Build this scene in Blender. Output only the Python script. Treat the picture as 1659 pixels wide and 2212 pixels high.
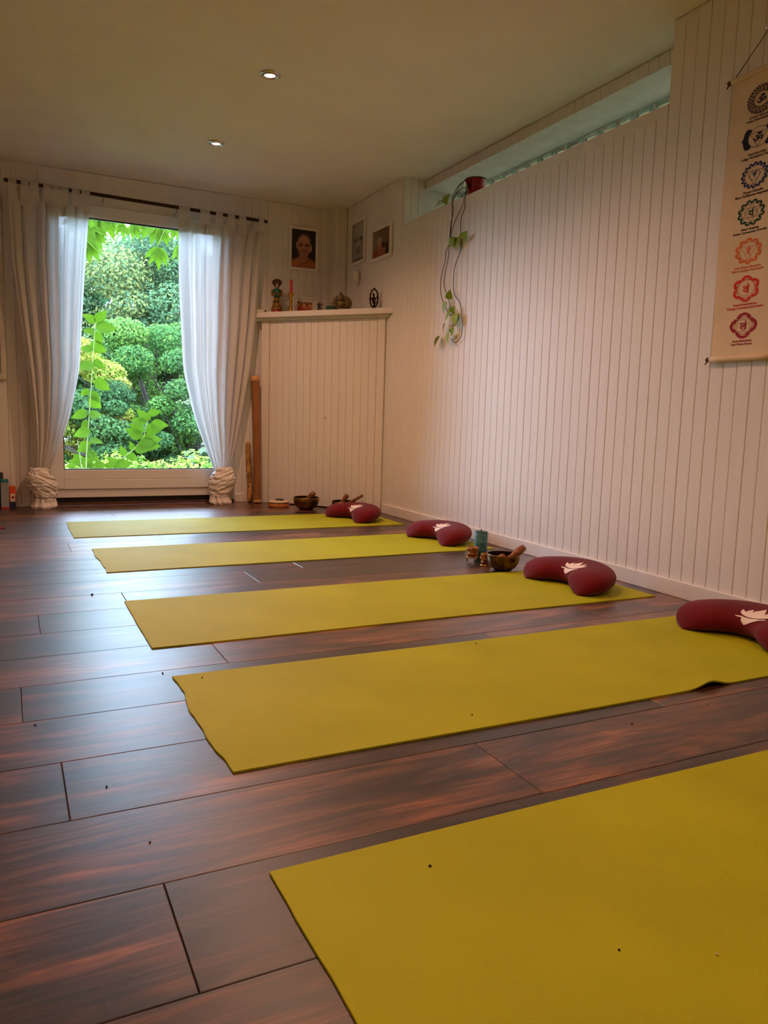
import bpy, bmesh, math, random
import numpy as np
from mathutils import Vector, Matrix, noise as mnoise
from mathutils.bvhtree import BVHTree

for o in list(bpy.data.objects):
    bpy.data.objects.remove(o)
scene = bpy.context.scene
COL = scene.collection
PI = math.pi
rnd = random.Random(7)
rng = np.random.default_rng(11)

# ------------------------------------------------------------------ camera
cam_d = bpy.data.cameras.new('camera')
cam = bpy.data.objects.new('camera', cam_d)
COL.objects.link(cam)
yaw, pitch, roll = 0.459026509, -0.124805080, 0.0284211322
fw = Vector((math.sin(yaw) * math.cos(pitch), math.cos(yaw) * math.cos(pitch), math.sin(pitch)))
rt = Vector((math.cos(yaw), -math.sin(yaw), 0))
up = rt.cross(fw)
r2 = math.cos(roll) * rt + math.sin(roll) * up
u2 = -math.sin(roll) * rt + math.cos(roll) * up
m = Matrix((r2, u2, -fw)).transposed().to_4x4()
m.translation = Vector((0, 0, 0.7))
cam.matrix_world = m
cam_d.sensor_fit = 'VERTICAL'
cam_d.sensor_height = 24.0
cam_d.lens = 1653.976 / 2212 * 24.0
cam_d.clip_start = 0.02
cam_d.clip_end = 200
scene.camera = cam

# ------------------------------------------------------------------ world: even overcast sky
SKY = 24.0
w = bpy.data.worlds.new('overcast_sky')
scene.world = w
w.use_nodes = True
bg = w.node_tree.nodes['Background']
bg.inputs[0].default_value = (0.55, 0.71, 1.0, 1)
bg.inputs[1].default_value = SKY

# daylight portal in the terrace door (adds no light, only guides sampling)
pd = bpy.data.lights.new('door_portal', 'AREA')
pd.shape = 'RECTANGLE'; pd.size = 1.24; pd.size_y = 1.85
pd.cycles.is_portal = True
po = bpy.data.objects.new('door_portal', pd)
po.location = (0.895, 5.99, 1.13); po.rotation_euler = (-PI / 2, 0, 0)
COL.objects.link(po)

# exposure / colour management
vs = scene.view_settings
vs.view_transform = 'Standard'
vs.look = 'None'
vs.gamma = 1.0
vs.exposure = 0.0
vs.use_curve_mapping = False
scene.cycles.use_light_tree = False
scene.cycles.max_bounces = 6
scene.cycles.diffuse_bounces = 4
scene.cycles.glossy_bounces = 3
scene.cycles.transmission_bounces = 5
scene.cycles.transparent_max_bounces = 8
scene.cycles.use_adaptive_sampling = True
scene.cycles.adaptive_threshold = 0.05
scene.cycles.adaptive_min_samples = 12
scene.cycles.use_denoising = True
scene.cycles.caustics_reflective = False
scene.cycles.caustics_refractive = False

SPOT_W = 60.0
SPOT_COL = (1.0, 0.52, 0.32)

# ================================================================== helpers
def s2l(c):
    return tuple(((x / 255) / 12.92 if x / 255 <= 0.04045 else ((x / 255 + 0.055) / 1.055) ** 2.4) for x in c)

class MB:
    def __init__(self):
        self.v = []; self.f = []
    def add(self, vs_, fs_):
        b = len(self.v)
        self.v += [tuple(p) for p in vs_]
        self.f += [tuple(i + b for i in f) for f in fs_]
        return self
    def box(self, x0, x1, y0, y1, z0, z1):
        return self.add([(x0, y0, z0), (x1, y0, z0), (x1, y1, z0), (x0, y1, z0), (x0, y0, z1), (x1, y0, z1), (x1, y1, z1), (x0, y1, z1)],
                        [(0, 3, 2, 1), (4, 5, 6, 7), (0, 1, 5, 4), (1, 2, 6, 5), (2, 3, 7, 6), (3, 0, 4, 7)])
    def prism(self, pts, z0, z1):
        n = len(pts)
        return self.add([(x, y, z0) for x, y in pts] + [(x, y, z1) for x, y in pts],
                        [tuple(range(n))[::-1], tuple(range(n, 2 * n))] + [(i, (i + 1) % n, n + (i + 1) % n, n + i) for i in range(n)])
    def lathe(self, prof, seg=32, c=(0, 0, 0), caps=True):
        n = len(prof); vv = []; ff = []
        for k in range(seg):
            a = 2 * PI * k / seg
            for r, z in prof:
                vv.append((c[0] + r * math.cos(a), c[1] + r * math.sin(a), c[2] + z))
        for k in range(seg):
            k2 = (k + 1) % seg
            for i in range(n - 1):
                ff.append((k * n + i, k2 * n + i, k2 * n + i + 1, k * n + i + 1))
        if caps:
            if prof[0][0] > 1e-6: ff.append(tuple(k * n for k in range(seg))[::-1])
            if prof[-1][0] > 1e-6: ff.append(tuple(k * n + n - 1 for k in range(seg)))
        return self.add(vv, ff)
    def tube(self, path, r, seg=8):
        P = [Vector(p) for p in path]; n = len(P)
        rr = r if isinstance(r, (list, tuple)) else [r] * n
        vv = []; ff = []
        pu = None
        for i in range(n):
            t = (P[min(i + 1, n - 1)] - P[max(i - 1, 0)]).normalized()
            if pu is None:
                a = Vector((0, 0, 1)) if abs(t.z) < 0.9 else Vector((1, 0, 0))
                pu = t.cross(a).normalized()
            pu = (pu - t * pu.dot(t)).normalized()
            b = t.cross(pu)
            for k in range(seg):
                an = 2 * PI * k / seg
                vv.append(P[i] + (pu * math.cos(an) + b * math.sin(an)) * rr[i])
        for i in range(n - 1):
            for k in range(seg):
                k2 = (k + 1) % seg
                ff.append((i * seg + k, i * seg + k2, (i + 1) * seg + k2, (i + 1) * seg + k))
        ff.append(tuple(range(seg))[::-1]); ff.append(tuple((n - 1) * seg + k for k in range(seg)))
        return self.add(vv, ff)
    def ball(self, c, r, seg=12, rings=8):
        rx, ry, rz = r if isinstance(r, (tuple, list)) else (r, r, r)
        vv = [(c[0], c[1], c[2] - rz)]; ff = []
        for i in range(1, rings):
            ph = -PI / 2 + PI * i / rings
            for k in range(seg):
                a = 2 * PI * k / seg
                vv.append((c[0] + rx * math.cos(ph) * math.cos(a), c[1] + ry * math.cos(ph) * math.sin(a), c[2] + rz * math.sin(ph)))
        vv.append((c[0], c[1], c[2] + rz))
        for k in range(seg):
            k2 = (k + 1) % seg
            ff.append((0, 1 + k2, 1 + k))
            for i in range(rings - 2):
                b = 1 + i * seg
                ff.append((b + k, b + k2, b + seg + k2, b + seg + k))
            b = 1 + (rings - 2) * seg
            ff.append((b + k, b + k2, len(vv) - 1))
        return self.add(vv, ff)
    def grid(self, fn, nu, nv, close_u=False):
        vv = [fn(i / (nu if close_u else nu - 1), j / (nv - 1)) for j in range(nv) for i in range(nu)]
        ff = []
        for j in range(nv - 1):
            for i in range(nu if close_u else nu - 1):
                i2 = (i + 1) % nu
                ff.append((j * nu + i, j * nu + i2, (j + 1) * nu + i2, (j + 1) * nu + i))
        return self.add(vv, ff)
    def mesh(self, name, mat=None, smooth=False, auto=None):
        me = bpy.data.meshes.new(name)
        me.from_pydata(self.v, [], self.f)
        me.update()
        if mat: me.materials.append(mat)
        if smooth or auto:
            me.polygons.foreach_set('use_smooth', [True] * len(me.polygons))
        if auto:
            me.set_sharp_from_angle(angle=math.radians(auto))
        return me
    def build(self, name, mat, parent=None, loc=(0, 0, 0), rz=0, smooth=False, auto=None):
        return link(name, self.mesh(name, mat, smooth, auto), parent, loc, rz)

def link(name, me, parent=None, loc=(0, 0, 0), rz=0):
    o = bpy.data.objects.new(name, me)
    COL.objects.link(o)
    o.location = loc
    o.rotation_euler = (0, 0, rz) if not isinstance(rz, (tuple, list)) else rz
    if parent: o.parent = parent
    return o

def tag(o, label=None, cat=None, group=None, kind=None):
    if label: o['label'] = label
    if cat: o['category'] = cat
    if group: o['group'] = group
    if kind: o['kind'] = kind
    return o

def thing(name, label, cat, loc=(0, 0, 0), rz=0, group=None):
    o = bpy.data.objects.new(name, None)
    o.empty_display_size = 0.05
    COL.objects.link(o)
    o.location = loc; o.rotation_euler = (0, 0, rz)
    return tag(o, label, cat, group)

def struct(o, label=None):
    return tag(o, label, None, None, 'structure')

def copy_tree(o, parent=None):
    c = o.copy(); COL.objects.link(c); c.parent = parent
    for ch in o.children: copy_tree(ch, c)
    return c

# ---- materials
def nmat(name):
    mt = bpy.data.materials.new(name); mt.use_nodes = True
    nt = mt.node_tree
    return mt, nt, nt.nodes['Principled BSDF']

def mat(name, rgb, rough=0.5, metal=0.0, var=0.0, scale=8.0, rgb2=None, bump=0.0, bscale=60.0, spec=0.5, sheen=0.0, trans=0.0, stretch=None, coord='Object'):
    mt, nt, b = nmat(name)
    c = s2l(rgb)
    b.inputs['Roughness'].default_value = rough
    b.inputs['Metallic'].default_value = metal
    b.inputs['Specular IOR Level'].default_value = spec
    if sheen: b.inputs['Sheen Weight'].default_value = sheen
    if trans: b.inputs['Transmission Weight'].default_value = trans
    b.inputs['Base Color'].default_value = (*c, 1)
    tc = nt.nodes.new('ShaderNodeTexCoord')
    src = tc.outputs[coord]
    if stretch:
        mp = nt.nodes.new('ShaderNodeMapping'); mp.inputs['Scale'].default_value = stretch
        nt.links.new(src, mp.inputs[0]); src = mp.outputs[0]
    if var or rgb2:
        nz = nt.nodes.new('ShaderNodeTexNoise'); nz.inputs['Scale'].default_value = scale; nz.inputs['Detail'].default_value = 5
        nt.links.new(src, nz.inputs['Vector'])
        cr = nt.nodes.new('ShaderNodeValToRGB')
        if rgb2: a, d = c, s2l(rgb2)
        else: a, d = tuple(x * (1 - var) for x in c), tuple(min(1, x * (1 + var)) for x in c)
        cr.color_ramp.elements[0].position = 0.32; cr.color_ramp.elements[1].position = 0.68
        cr.color_ramp.elements[0].color = (*a, 1); cr.color_ramp.elements[1].color = (*d, 1)
        nt.links.new(nz.outputs['Fac'], cr.inputs[0]); nt.links.new(cr.outputs[0], b.inputs['Base Color'])
    if bump:
        n2 = nt.nodes.new('ShaderNodeTexNoise'); n2.inputs['Scale'].default_value = bscale; n2.inputs['Detail'].default_value = 3
        nt.links.new(src, n2.inputs['Vector'])
        bp = nt.nodes.new('ShaderNodeBump'); bp.inputs['Strength'].default_value = bump; bp.inputs['Distance'].default_value = 0.004
        nt.links.new(n2.outputs['Fac'], bp.inputs['Height']); nt.links.new(bp.outputs[0], b.inputs['Normal'])
    return mt

M = {}
M['white'] = mat('white_paint', (228, 224, 216), 0.55, var=0.03, scale=5, bump=0.05, bscale=40)
M['board'] = mat('white_board_paint', (229, 224, 217), 0.5, var=0.035, scale=3, bump=0.06, bscale=30, stretch=(6, 6, 0.6))
M['plaster'] = mat('white_plaster', (238, 235, 230), 0.8, var=0.03, scale=3, bump=0.35, bscale=90)
M['soffit'] = mat('rough_plaster', (226, 226, 220), 0.9, var=0.06, scale=14, bump=0.5, bscale=50)
M['upvc'] = mat('white_plastic', (232, 233, 232), 0.3)
M['seal'] = mat('black_rubber', (22, 22, 24), 0.6)
M['old_white'] = mat('worn_white_wood', (222, 216, 205), 0.6, rgb2=(205, 196, 182), scale=9, bump=0.2, bscale=40)
M['sillwood'] = mat('dark_threshold_wood', (92, 62, 42), 0.5, var=0.25, scale=20, stretch=(1, 12, 12))
M['rod'] = mat('dark_brown_rod', (46, 26, 20), 0.45)
M['steel'] = mat('brushed_nickel', (200, 196, 188), 0.22, 1.0)
M['frame'] = mat('white_lacquer', (232, 228, 220), 0.4)
M['brass'] = mat('brass', (214, 160, 70), 0.28, 1.0, var=0.2, scale=30)
M['bronze'] = mat('aged_bronze', (148, 112, 62), 0.38, 1.0, rgb2=(70, 50, 30), scale=28, bump=0.15, bscale=140)
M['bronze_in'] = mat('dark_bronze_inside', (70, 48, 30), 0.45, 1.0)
M['bronze2'] = mat('golden_bronze', (168, 128, 66), 0.34, 1.0, rgb2=(96, 74, 40), scale=16, bump=0.12, bscale=140)
M['mallet'] = mat('mallet_wood', (132, 78, 44), 0.42, var=0.3, scale=24, stretch=(3, 3, 3))
M['maroon'] = mat('maroon_cotton', (104, 6, 20), 0.82, var=0.1, scale=9, bump=0.25, bscale=420, sheen=0.12, spec=0.2)
M['print'] = mat('white_print', (238, 222, 212), 0.7)
M['red_pot'] = mat('red_glaze', (150, 12, 30), 0.3)
M['teal_wax'] = mat('teal_wax', (32, 88, 96), 0.5, rgb2=(92, 150, 152), scale=16, stretch=(1, 1, 2.2))
M['teal_dark'] = mat('dark_teal_wax', (20, 50, 56), 0.5)
M['wick'] = mat('burnt_wick', (40, 20, 18), 0.9)
M['amber'] = mat('amber_glass', (206, 126, 48), 0.15, trans=0.5, var=0.3, scale=40)
M['gold'] = mat('antique_gold', (170, 122, 60), 0.35, 1.0, var=0.4, scale=60)
M['red_wax'] = mat('rose_wax', (208, 62, 66), 0.5)
M['bamboo'] = mat('bamboo', (158, 104, 56), 0.42, rgb2=(132, 84, 42), scale=5, stretch=(10, 10, 1.2))
M['bamboo_end'] = mat('bamboo_band', (196, 148, 96), 0.6, var=0.2, scale=30)
M['cactus'] = mat('dark_blotched_cane', (214, 158, 84), 0.5, rgb2=(70, 38, 18), scale=30, stretch=(1.2, 1.2, 0.35), bump=0.3, bscale=70)
M['cane_end'] = mat('cane_end', (120, 76, 36), 0.7)
M['drumwood'] = mat('orange_wood', (190, 116, 58), 0.5, var=0.2, scale=24)
M['cream'] = mat('cream_felt', (214, 196, 172), 0.7, var=0.06, scale=40)
M['dark'] = mat('dark_gap', (26, 18, 14), 0.8)
M['leaf_in'] = mat('pothos_leaf', (150, 178, 56), 0.4, rgb2=(112, 150, 44), scale=10)
M['vine'] = mat('vine_stem', (66, 58, 34), 0.6)
M['soil'] = mat('potting_soil', (44, 32, 24), 0.9)
M['stone'] = mat('gilded_stone', (138, 112, 64), 0.55, rgb2=(72, 56, 30), scale=40, bump=0.5, bscale=70)
M['darkmetal'] = mat('dark_patina', (70, 46, 34), 0.4, 0.7, rgb2=(34, 22, 18), scale=50)
M['green_glass'] = mat('green_cup', (40, 84, 48), 0.3)
M['fig_green'] = mat('green_enamel', (18, 96, 74), 0.35)
M['fig_gold'] = mat('old_gilding', (150, 112, 56), 0.45, 0.6, var=0.35, scale=60)
M['fig_dark'] = mat('dark_enamel', (44, 32, 26), 0.4, rgb2=(80, 58, 34), scale=60)
M['fig_skin'] = mat('pale_enamel', (190, 160, 120), 0.5)
M['fig_red'] = mat('red_enamel', (150, 20, 28), 0.4)
M['lightgrey'] = mat('grey_blue_card', (150, 158, 162), 0.6, var=0.06, scale=30)
M['teal_card'] = mat('teal_card', (44, 130, 132), 0.5)
M['orange_card'] = mat('orange_card', (222, 86, 34), 0.5, var=0.15, scale=60)
M['navy_card'] = mat('navy_card', (38, 50, 86), 0.5)
M['card_white'] = mat('white_card', (228, 222, 208), 0.6)
M['darkgreen_card'] = mat('dark_green_card', (54, 64, 56), 0.6)
M['red_plastic'] = mat('red_plastic', (190, 30, 40), 0.35)
M['scroll'] = mat('unbleached_cotton', (226, 204, 172), 0.9, var=0.05, scale=7, bump=0.25, bscale=500)
M['dowel'] = mat('scroll_dowel', (120, 84, 56), 0.6)
M['cord'] = mat('brown_cord', (70, 50, 40), 0.8)
M['crumb'] = mat('dark_crumb', (30, 26, 22), 0.9)
M['crumb_l'] = mat('pale_crumb', (200, 180, 140), 0.9)
M['bark'] = mat('bark', (54, 46, 38), 0.9, var=0.3, scale=14, bump=0.5, bscale=30)
M['twig'] = mat('green_twig', (110, 120, 60), 0.7)

def floor_mat():
    mt, nt, b = nmat('dark_laminate_oak')
    N = nt.nodes.new; Lk = nt.links.new
    tc = N('ShaderNodeTexCoord'); oi = N('ShaderNodeObjectInfo')
    off = N('ShaderNodeVectorMath'); off.operation = 'SCALE'; off.inputs[0].default_value = (37.0, 91.0, 13.0)
    Lk(oi.outputs['Random'], off.inputs['Scale'])
    ad = N('ShaderNodeVectorMath'); ad.operation = 'ADD'
    Lk(tc.outputs['Object'], ad.inputs[0]); Lk(off.outputs[0], ad.inputs[1])
    def noise(sc, detail, stretch, dist=0.0):
        mp = N('ShaderNodeMapping'); mp.inputs['Scale'].default_value = stretch
        Lk(ad.outputs[0], mp.inputs[0])
        n = N('ShaderNodeTexNoise'); n.inputs['Scale'].default_value = sc; n.inputs['Detail'].default_value = detail; n.inputs['Distortion'].default_value = dist
        Lk(mp.outputs[0], n.inputs['Vector'])
        return n.outputs['Fac']
    broad = noise(1.0, 5, (2.4, 9.0, 1), 1.2)
    streak = noise(1.0, 8, (4.0, 30.0, 1), 0.8)
    fine = noise(1.0, 4, (11.0, 210.0, 1))
    mp = N('ShaderNodeMapping'); mp.inputs['Scale'].default_value = (0.8, 6.0, 1)
    Lk(ad.outputs[0], mp.inputs[0])
    wv = N('ShaderNodeTexWave'); wv.bands_direction = 'Y'; wv.inputs['Scale'].default_value = 1.5; wv.inputs['Distortion'].default_value = 14.0
    wv.inputs['Detail'].default_value = 3; wv.inputs['Detail Scale'].default_value = 1.2
    Lk(mp.outputs[0], wv.inputs['Vector'])
    def mix(a, b_, f):
        x = N('ShaderNodeMix'); x.data_type = 'FLOAT'
        x.inputs['Factor'].default_value = f
        Lk(a, x.inputs['A']); Lk(b_, x.inputs['B'])
        return x.outputs['Result']
    v = mix(broad, streak, 0.34)
    v = mix(v, wv.outputs['Fac'], 0.08)
    v = mix(v, fine, 0.10)
    rs = N('ShaderNodeMath'); rs.operation = 'MULTIPLY_ADD'; rs.inputs[1].default_value = 0.14; rs.inputs[2].default_value = -0.07
    Lk(oi.outputs['Random'], rs.inputs[0])
    sm = N('ShaderNodeMath'); sm.operation = 'ADD'; Lk(v, sm.inputs[0]); Lk(rs.outputs[0], sm.inputs[1])
    wl_ = N('ShaderNodeMapRange'); wl_.inputs['From Min'].default_value = 0.55; wl_.inputs['From Max'].default_value = 0.9; wl_.inputs['To Max'].default_value = 0.10
    Lk(wv.outputs['Fac'], wl_.inputs['Value'])
    fl_ = N('ShaderNodeMapRange'); fl_.inputs['From Min'].default_value = 0.56; fl_.inputs['From Max'].default_value = 0.72; fl_.inputs['To Max'].default_value = 0.06
    Lk(fine, fl_.inputs['Value'])
    s1 = N('ShaderNodeMath'); s1.operation = 'SUBTRACT'; Lk(sm.outputs[0], s1.inputs[0]); Lk(wl_.outputs[0], s1.inputs[1])
    sm = N('ShaderNodeMath'); sm.operation = 'SUBTRACT'; Lk(s1.outputs[0], sm.inputs[0]); Lk(fl_.outputs[0], sm.inputs[1])
    cr = N('ShaderNodeValToRGB')
    e = cr.color_ramp.elements
    e[0].position = 0.36; e[0].color = (*s2l((30, 23, 22)), 1)
    e[1].position = 0.62; e[1].color = (*s2l((152, 98, 66)), 1)
    x = e.new(0.44); x.color = (*s2l((58, 39, 31)), 1)
    x = e.new(0.53); x.color = (*s2l((104, 65, 46)), 1)
    Lk(sm.outputs[0], cr.inputs[0]); Lk(cr.outputs[0], b.inputs['Base Color'])
    ro = N('ShaderNodeMath'); ro.operation = 'MULTIPLY_ADD'; ro.inputs[1].default_value = 0.14; ro.inputs[2].default_value = 0.36
    Lk(streak, ro.inputs[0]); Lk(ro.outputs[0], b.inputs['Roughness'])
    b.inputs['Specular IOR Level'].default_value = 0.35
    b.inputs['Coat Weight'].default_value = 1.0; b.inputs['Coat Roughness'].default_value = 0.34; b.inputs['Coat IOR'].default_value = 1.33
    bp = N('ShaderNodeBump'); bp.inputs['Strength'].default_value = 0.22; bp.inputs['Distance'].default_value = 0.0015
    Lk(mix(streak, wv.outputs['Fac'], 0.4), bp.inputs['Height']); Lk(bp.outputs[0], b.inputs['Normal'])
    return mt
M['floor'] = floor_mat()

def matmat():
    mt, nt, b = nmat('yellow_green_foam')
    N = nt.nodes.new; Lk = nt.links.new
    tc = N('ShaderNodeTexCoord')
    n = N('ShaderNodeTexNoise'); n.inputs['Scale'].default_value = 420; n.inputs['Detail'].default_value = 2
    Lk(tc.outputs['Object'], n.inputs['Vector'])
    n2 = N('ShaderNodeTexNoise'); n2.inputs['Scale'].default_value = 3; n2.inputs['Detail'].default_value = 3
    Lk(tc.outputs['Object'], n2.inputs['Vector'])
    cr = N('ShaderNodeValToRGB'); e = cr.color_ramp.elements
    e[0].position = 0.3; e[0].color = (*s2l((164, 167, 12)), 1); e[1].position = 0.7; e[1].color = (*s2l((178, 181, 18)), 1)
    Lk(n2.outputs['Fac'], cr.inputs[0]); Lk(cr.outputs[0], b.inputs['Base Color'])
    bp = N('ShaderNodeBump'); bp.inputs['Strength'].default_value = 0.5; bp.inputs['Distance'].default_value = 0.002
    Lk(n.outputs['Fac'], bp.inputs['Height']); Lk(bp.outputs[0], b.inputs['Normal'])
    b.inputs['Roughness'].default_value = 0.65
    b.inputs['Specular IOR Level'].default_value = 0.25
    return mt
M['mat'] = matmat()

def cloth_mat():
    mt = bpy.data.materials.new('sheer_white_cotton'); mt.use_nodes = True
    nt = mt.node_tree; nt.nodes.clear()
    N = nt.nodes.new; Lk = nt.links.new
    out = N('ShaderNodeOutputMaterial')
    d = N('ShaderNodeBsdfDiffuse'); d.inputs[0].default_value = (0.84, 0.82, 0.80, 1)
    t = N('ShaderNodeBsdfTranslucent'); t.inputs[0].default_value = (0.80, 0.80, 0.80, 1)
    tr = N('ShaderNodeBsdfTransparent')
    m1 = N('ShaderNodeMixShader'); m1.inputs[0].default_value = 0.45
    m2 = N('ShaderNodeMixShader'); m2.inputs[0].default_value = 0.02
    Lk(d.outputs[0], m1.inputs[1]); Lk(t.outputs[0], m1.inputs[2])
    Lk(m1.outputs[0], m2.inputs[1]); Lk(tr.outputs[0], m2.inputs[2]); Lk(m2.outputs[0], out.inputs[0])
    return mt
M['curtain'] = cloth_mat()
M['knot'] = mat('gathered_cotton', (232, 226, 220), 0.85, bump=0.3, bscale=50)

def pane_mat(name, tint, refl=1.0, haze=0.0):
    mt = bpy.data.materials.new(name); mt.use_nodes = True
    nt = mt.node_tree; nt.nodes.clear()
    N = nt.nodes.new; Lk = nt.links.new
    out = N('ShaderNodeOutputMaterial')
    tr = N('ShaderNodeBsdfTransparent'); tr.inputs[0].default_value = (*tint, 1)
    g = N('ShaderNodeBsdfGlossy'); g.inputs['Roughness'].default_value = 0.01
    fr = N('ShaderNodeFresnel'); fr.inputs[0].default_value = 1.45
    mu = N('ShaderNodeMath'); mu.operation = 'MULTIPLY'; mu.inputs[1].default_value = refl
    Lk(fr.outputs[0], mu.inputs[0])
    m1 = N('ShaderNodeMixShader'); Lk(mu.outputs[0], m1.inputs[0]); Lk(tr.outputs[0], m1.inputs[1]); Lk(g.outputs[0], m1.inputs[2])
    last = m1.outputs[0]
    if haze:
        tl = N('ShaderNodeBsdfTranslucent'); tl.inputs[0].default_value = (*tint, 1)
        m2 = N('ShaderNodeMixShader'); m2.inputs[0].default_value = haze
        Lk(last, m2.inputs[1]); Lk(tl.outputs[0], m2.inputs[2]); last = m2.outputs[0]
    Lk(last, out.inputs[0])
    return mt
M['pane'] = pane_mat('window_glass', (0.95, 0.98, 0.97), 1.0)
M['block'] = pane_mat('glass_block_glass', (1.0, 0.82, 0.58), 1.0, haze=0.35)
M['block_edge'] = pane_mat('glass_block_edge', (0.46, 0.50, 0.40), 1.0, haze=0.3)

def emit_mat(name, col, s):
    mt = bpy.data.materials.new(name); mt.use_nodes = True
    nt = mt.node_tree; nt.nodes.clear()
    out = nt.nodes.new('ShaderNodeOutputMaterial'); e = nt.nodes.new('ShaderNodeEmission')
    e.inputs[0].default_value = (*col, 1); e.inputs[1].default_value = s
    nt.links.new(e.outputs[0], out.inputs[0])
    return mt
M['bulb'] = emit_mat('lamp_glow', (1.0, 0.74, 0.48), 12.0)

def attr_mat(name, rough=0.5, translucent=0.0, spec=0.4):
    mt, nt, b = nmat(name)
    a = nt.nodes.new('ShaderNodeVertexColor'); a.layer_name = 'Col'
    nt.links.new(a.outputs[0], b.inputs['Base Color'])
    b.inputs['Roughness'].default_value = rough
    b.inputs['Specular IOR Level'].default_value = spec
    if translucent:
        out = nt.nodes['Material Output']
        t = nt.nodes.new('ShaderNodeBsdfTranslucent'); nt.links.new(a.outputs[0], t.inputs[0])
        mx = nt.nodes.new('ShaderNodeMixShader'); mx.inputs[0].default_value = translucent
        nt.links.new(b.outputs[0], mx.inputs[1]); nt.links.new(t.outputs[0], mx.inputs[2]); nt.links.new(mx.outputs[0], out.inputs[0])
    return mt
M['photo'] = attr_mat('printed_photo', 0.35)
M['foliage'] = attr_mat('foliage', 0.7, 0.32, 0.1)

def leaf_mat(name, rgb, rgb2, tr=0.45):
    mt = mat(name, rgb, 0.7, rgb2=rgb2, scale=7, spec=0.12)
    nt = mt.node_tree; b = nt.nodes['Principled BSDF']; out = nt.nodes['Material Output']
    cr = [n for n in nt.nodes if n.type == 'VALTORGB'][0]
    t = nt.nodes.new('ShaderNodeBsdfTranslucent'); nt.links.new(cr.outputs[0], t.inputs[0])
    mx = nt.nodes.new('ShaderNodeMixShader'); mx.inputs[0].default_value = tr
    nt.links.new(b.outputs[0], mx.inputs[1]); nt.links.new(t.outputs[0], mx.inputs[2]); nt.links.new(mx.outputs[0], out.inputs[0])
    return mt
M['leaf_out'] = leaf_mat('fresh_leaf', (74, 104, 12), (58, 88, 12), 0.42)

# ================================================================== room shell
XR, YF, ZC = 2.443, 5.86, 2.30          # finished faces: right wall, far wall, ceiling
XL, YB = -1.75, -1.5                    # left and back walls (behind / beside the camera)
BT = 0.008                              # board thickness
PITCH = 0.0615

def board_mesh(name, wdt, hgt, axis, t=BT, ch=0.0022, gap=0.0006):
    """chamfered board, width along x (axis 'x') or y, front face towards -y / -x, origin at its lower corner on the backing"""
    a = gap; b = wdt - gap
    prof = [(a, 0), (a, -t + ch), (a + ch, -t), (b - ch, -t), (b, -t + ch), (b, 0)]
    vv = []
    for z in (0, hgt):
        for u, d in prof:
            vv.append((u, d, z) if axis == 'x' else (d, u, z))
    n = 6
    ff = [tuple(range(n)), tuple(range(2 * n - 1, n - 1, -1))] + [(i, i + n, (i + 1) % n + n, (i + 1) % n) for i in range(n)]
    if axis == 'y':
        ff = [f[::-1] for f in ff]
    me = bpy.data.meshes.new(name); me.from_pydata(vv, [], ff); me.update(); me.materials.append(M['board'])
    return me

_bm = {}
def boards(parent, axis, u0, u1, fixed, z0, z1, pitch=PITCH, start=None):
    """row of boards along x (on a wall at y=fixed) or along y (on a wall at x=fixed)"""
    n = max(1, round((u1 - u0) / pitch)); p = (u1 - u0) / n
    key = (axis, round(p, 5), round(z1 - z0, 4))
    if key not in _bm: _bm[key] = board_mesh('board', p, z1 - z0, axis)
    for i in range(n):
        u = u0 + i * p
        j = rnd.uniform(-0.0005, 0.0005)
        loc = (u, fixed + BT + j, z0) if axis == 'x' else (fixed + BT + j, u, z0)
        link('board', _bm[key], parent, loc)

# floor: slab + planks 1.38 x 0.24 m
fl = struct(MB().box(XL - 0.2, 2.95, YB - 0.2, YF + 0.24, -0.2, -0.008).build('floor', M['dark']), 'dark wood-look laminate plank floor')
ROW0, ROWH, PL = 0.851, 0.2402, 1.38
JOINT = {-1: 1.0, 0: 0.19, 1: 0.893, 2: 0.078, 3: 1.0, 4: 0.013, 5: 0.54, 6: 0.95, 7: 0.076, 8: 0.377, 9: 0.925, 10: 1.2, 11: 0.9, 12: 1.3, 13: 0.267,
         14: 0.748, 15: 1.2, 16: 0.5, 17: 1.096, 18: 0.618, 19: 0.816, 20: 0.35}
def plank_mesh(l, wd, t=0.008, ch=0.0013):
    g = 0.0006
    a, b = l / 2 - g, wd / 2 - g
    vv = []
    for z, q in ((-t, 0), (-ch * 0.7, 0), (0, ch)):
        vv += [(-a + q, -b + q, z), (a - q, -b + q, z), (a - q, b - q, z), (-a + q, b - q, z)]
    ff = [(8, 9, 10, 11)]
    for k in (0, 4):
        ff += [(k + i, k + (i + 1) % 4, k + 4 + (i + 1) % 4, k + 4 + i) for i in range(4)]
    me = bpy.data.meshes.new('plank'); me.from_pydata(vv, [], ff); me.update(); me.materials.append(M['floor'])
    return me
_pm = {}
for k in range(-10, 21):
    y0 = ROW0 + k * ROWH; y1 = y0 + ROWH
    y0 = max(y0, YB); y1 = min(y1, YF)
    if y1 - y0 < 0.02: continue
    j = JOINT.get(k, (k * 0.53) % 1.38)
    x = j - PL * math.ceil((j - XL) / PL)
    while x < XR:
        a, b = max(x, XL), min(x + PL, XR)
        if b - a > 0.01:
            key = (round(b - a, 4), round(y1 - y0, 4))
            if key not in _pm: _pm[key] = plank_mesh(*key)
            o = link('plank', _pm[key], fl, ((a + b) / 2, (y0 + y1) / 2, 0))
        x += PL

ceil_o = struct(MB().box(XL - 0.2, 2.95, YB - 0.2, YF + 0.24, ZC, ZC + 0.2).build('ceiling', M['plaster']), 'white plaster ceiling')

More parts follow.
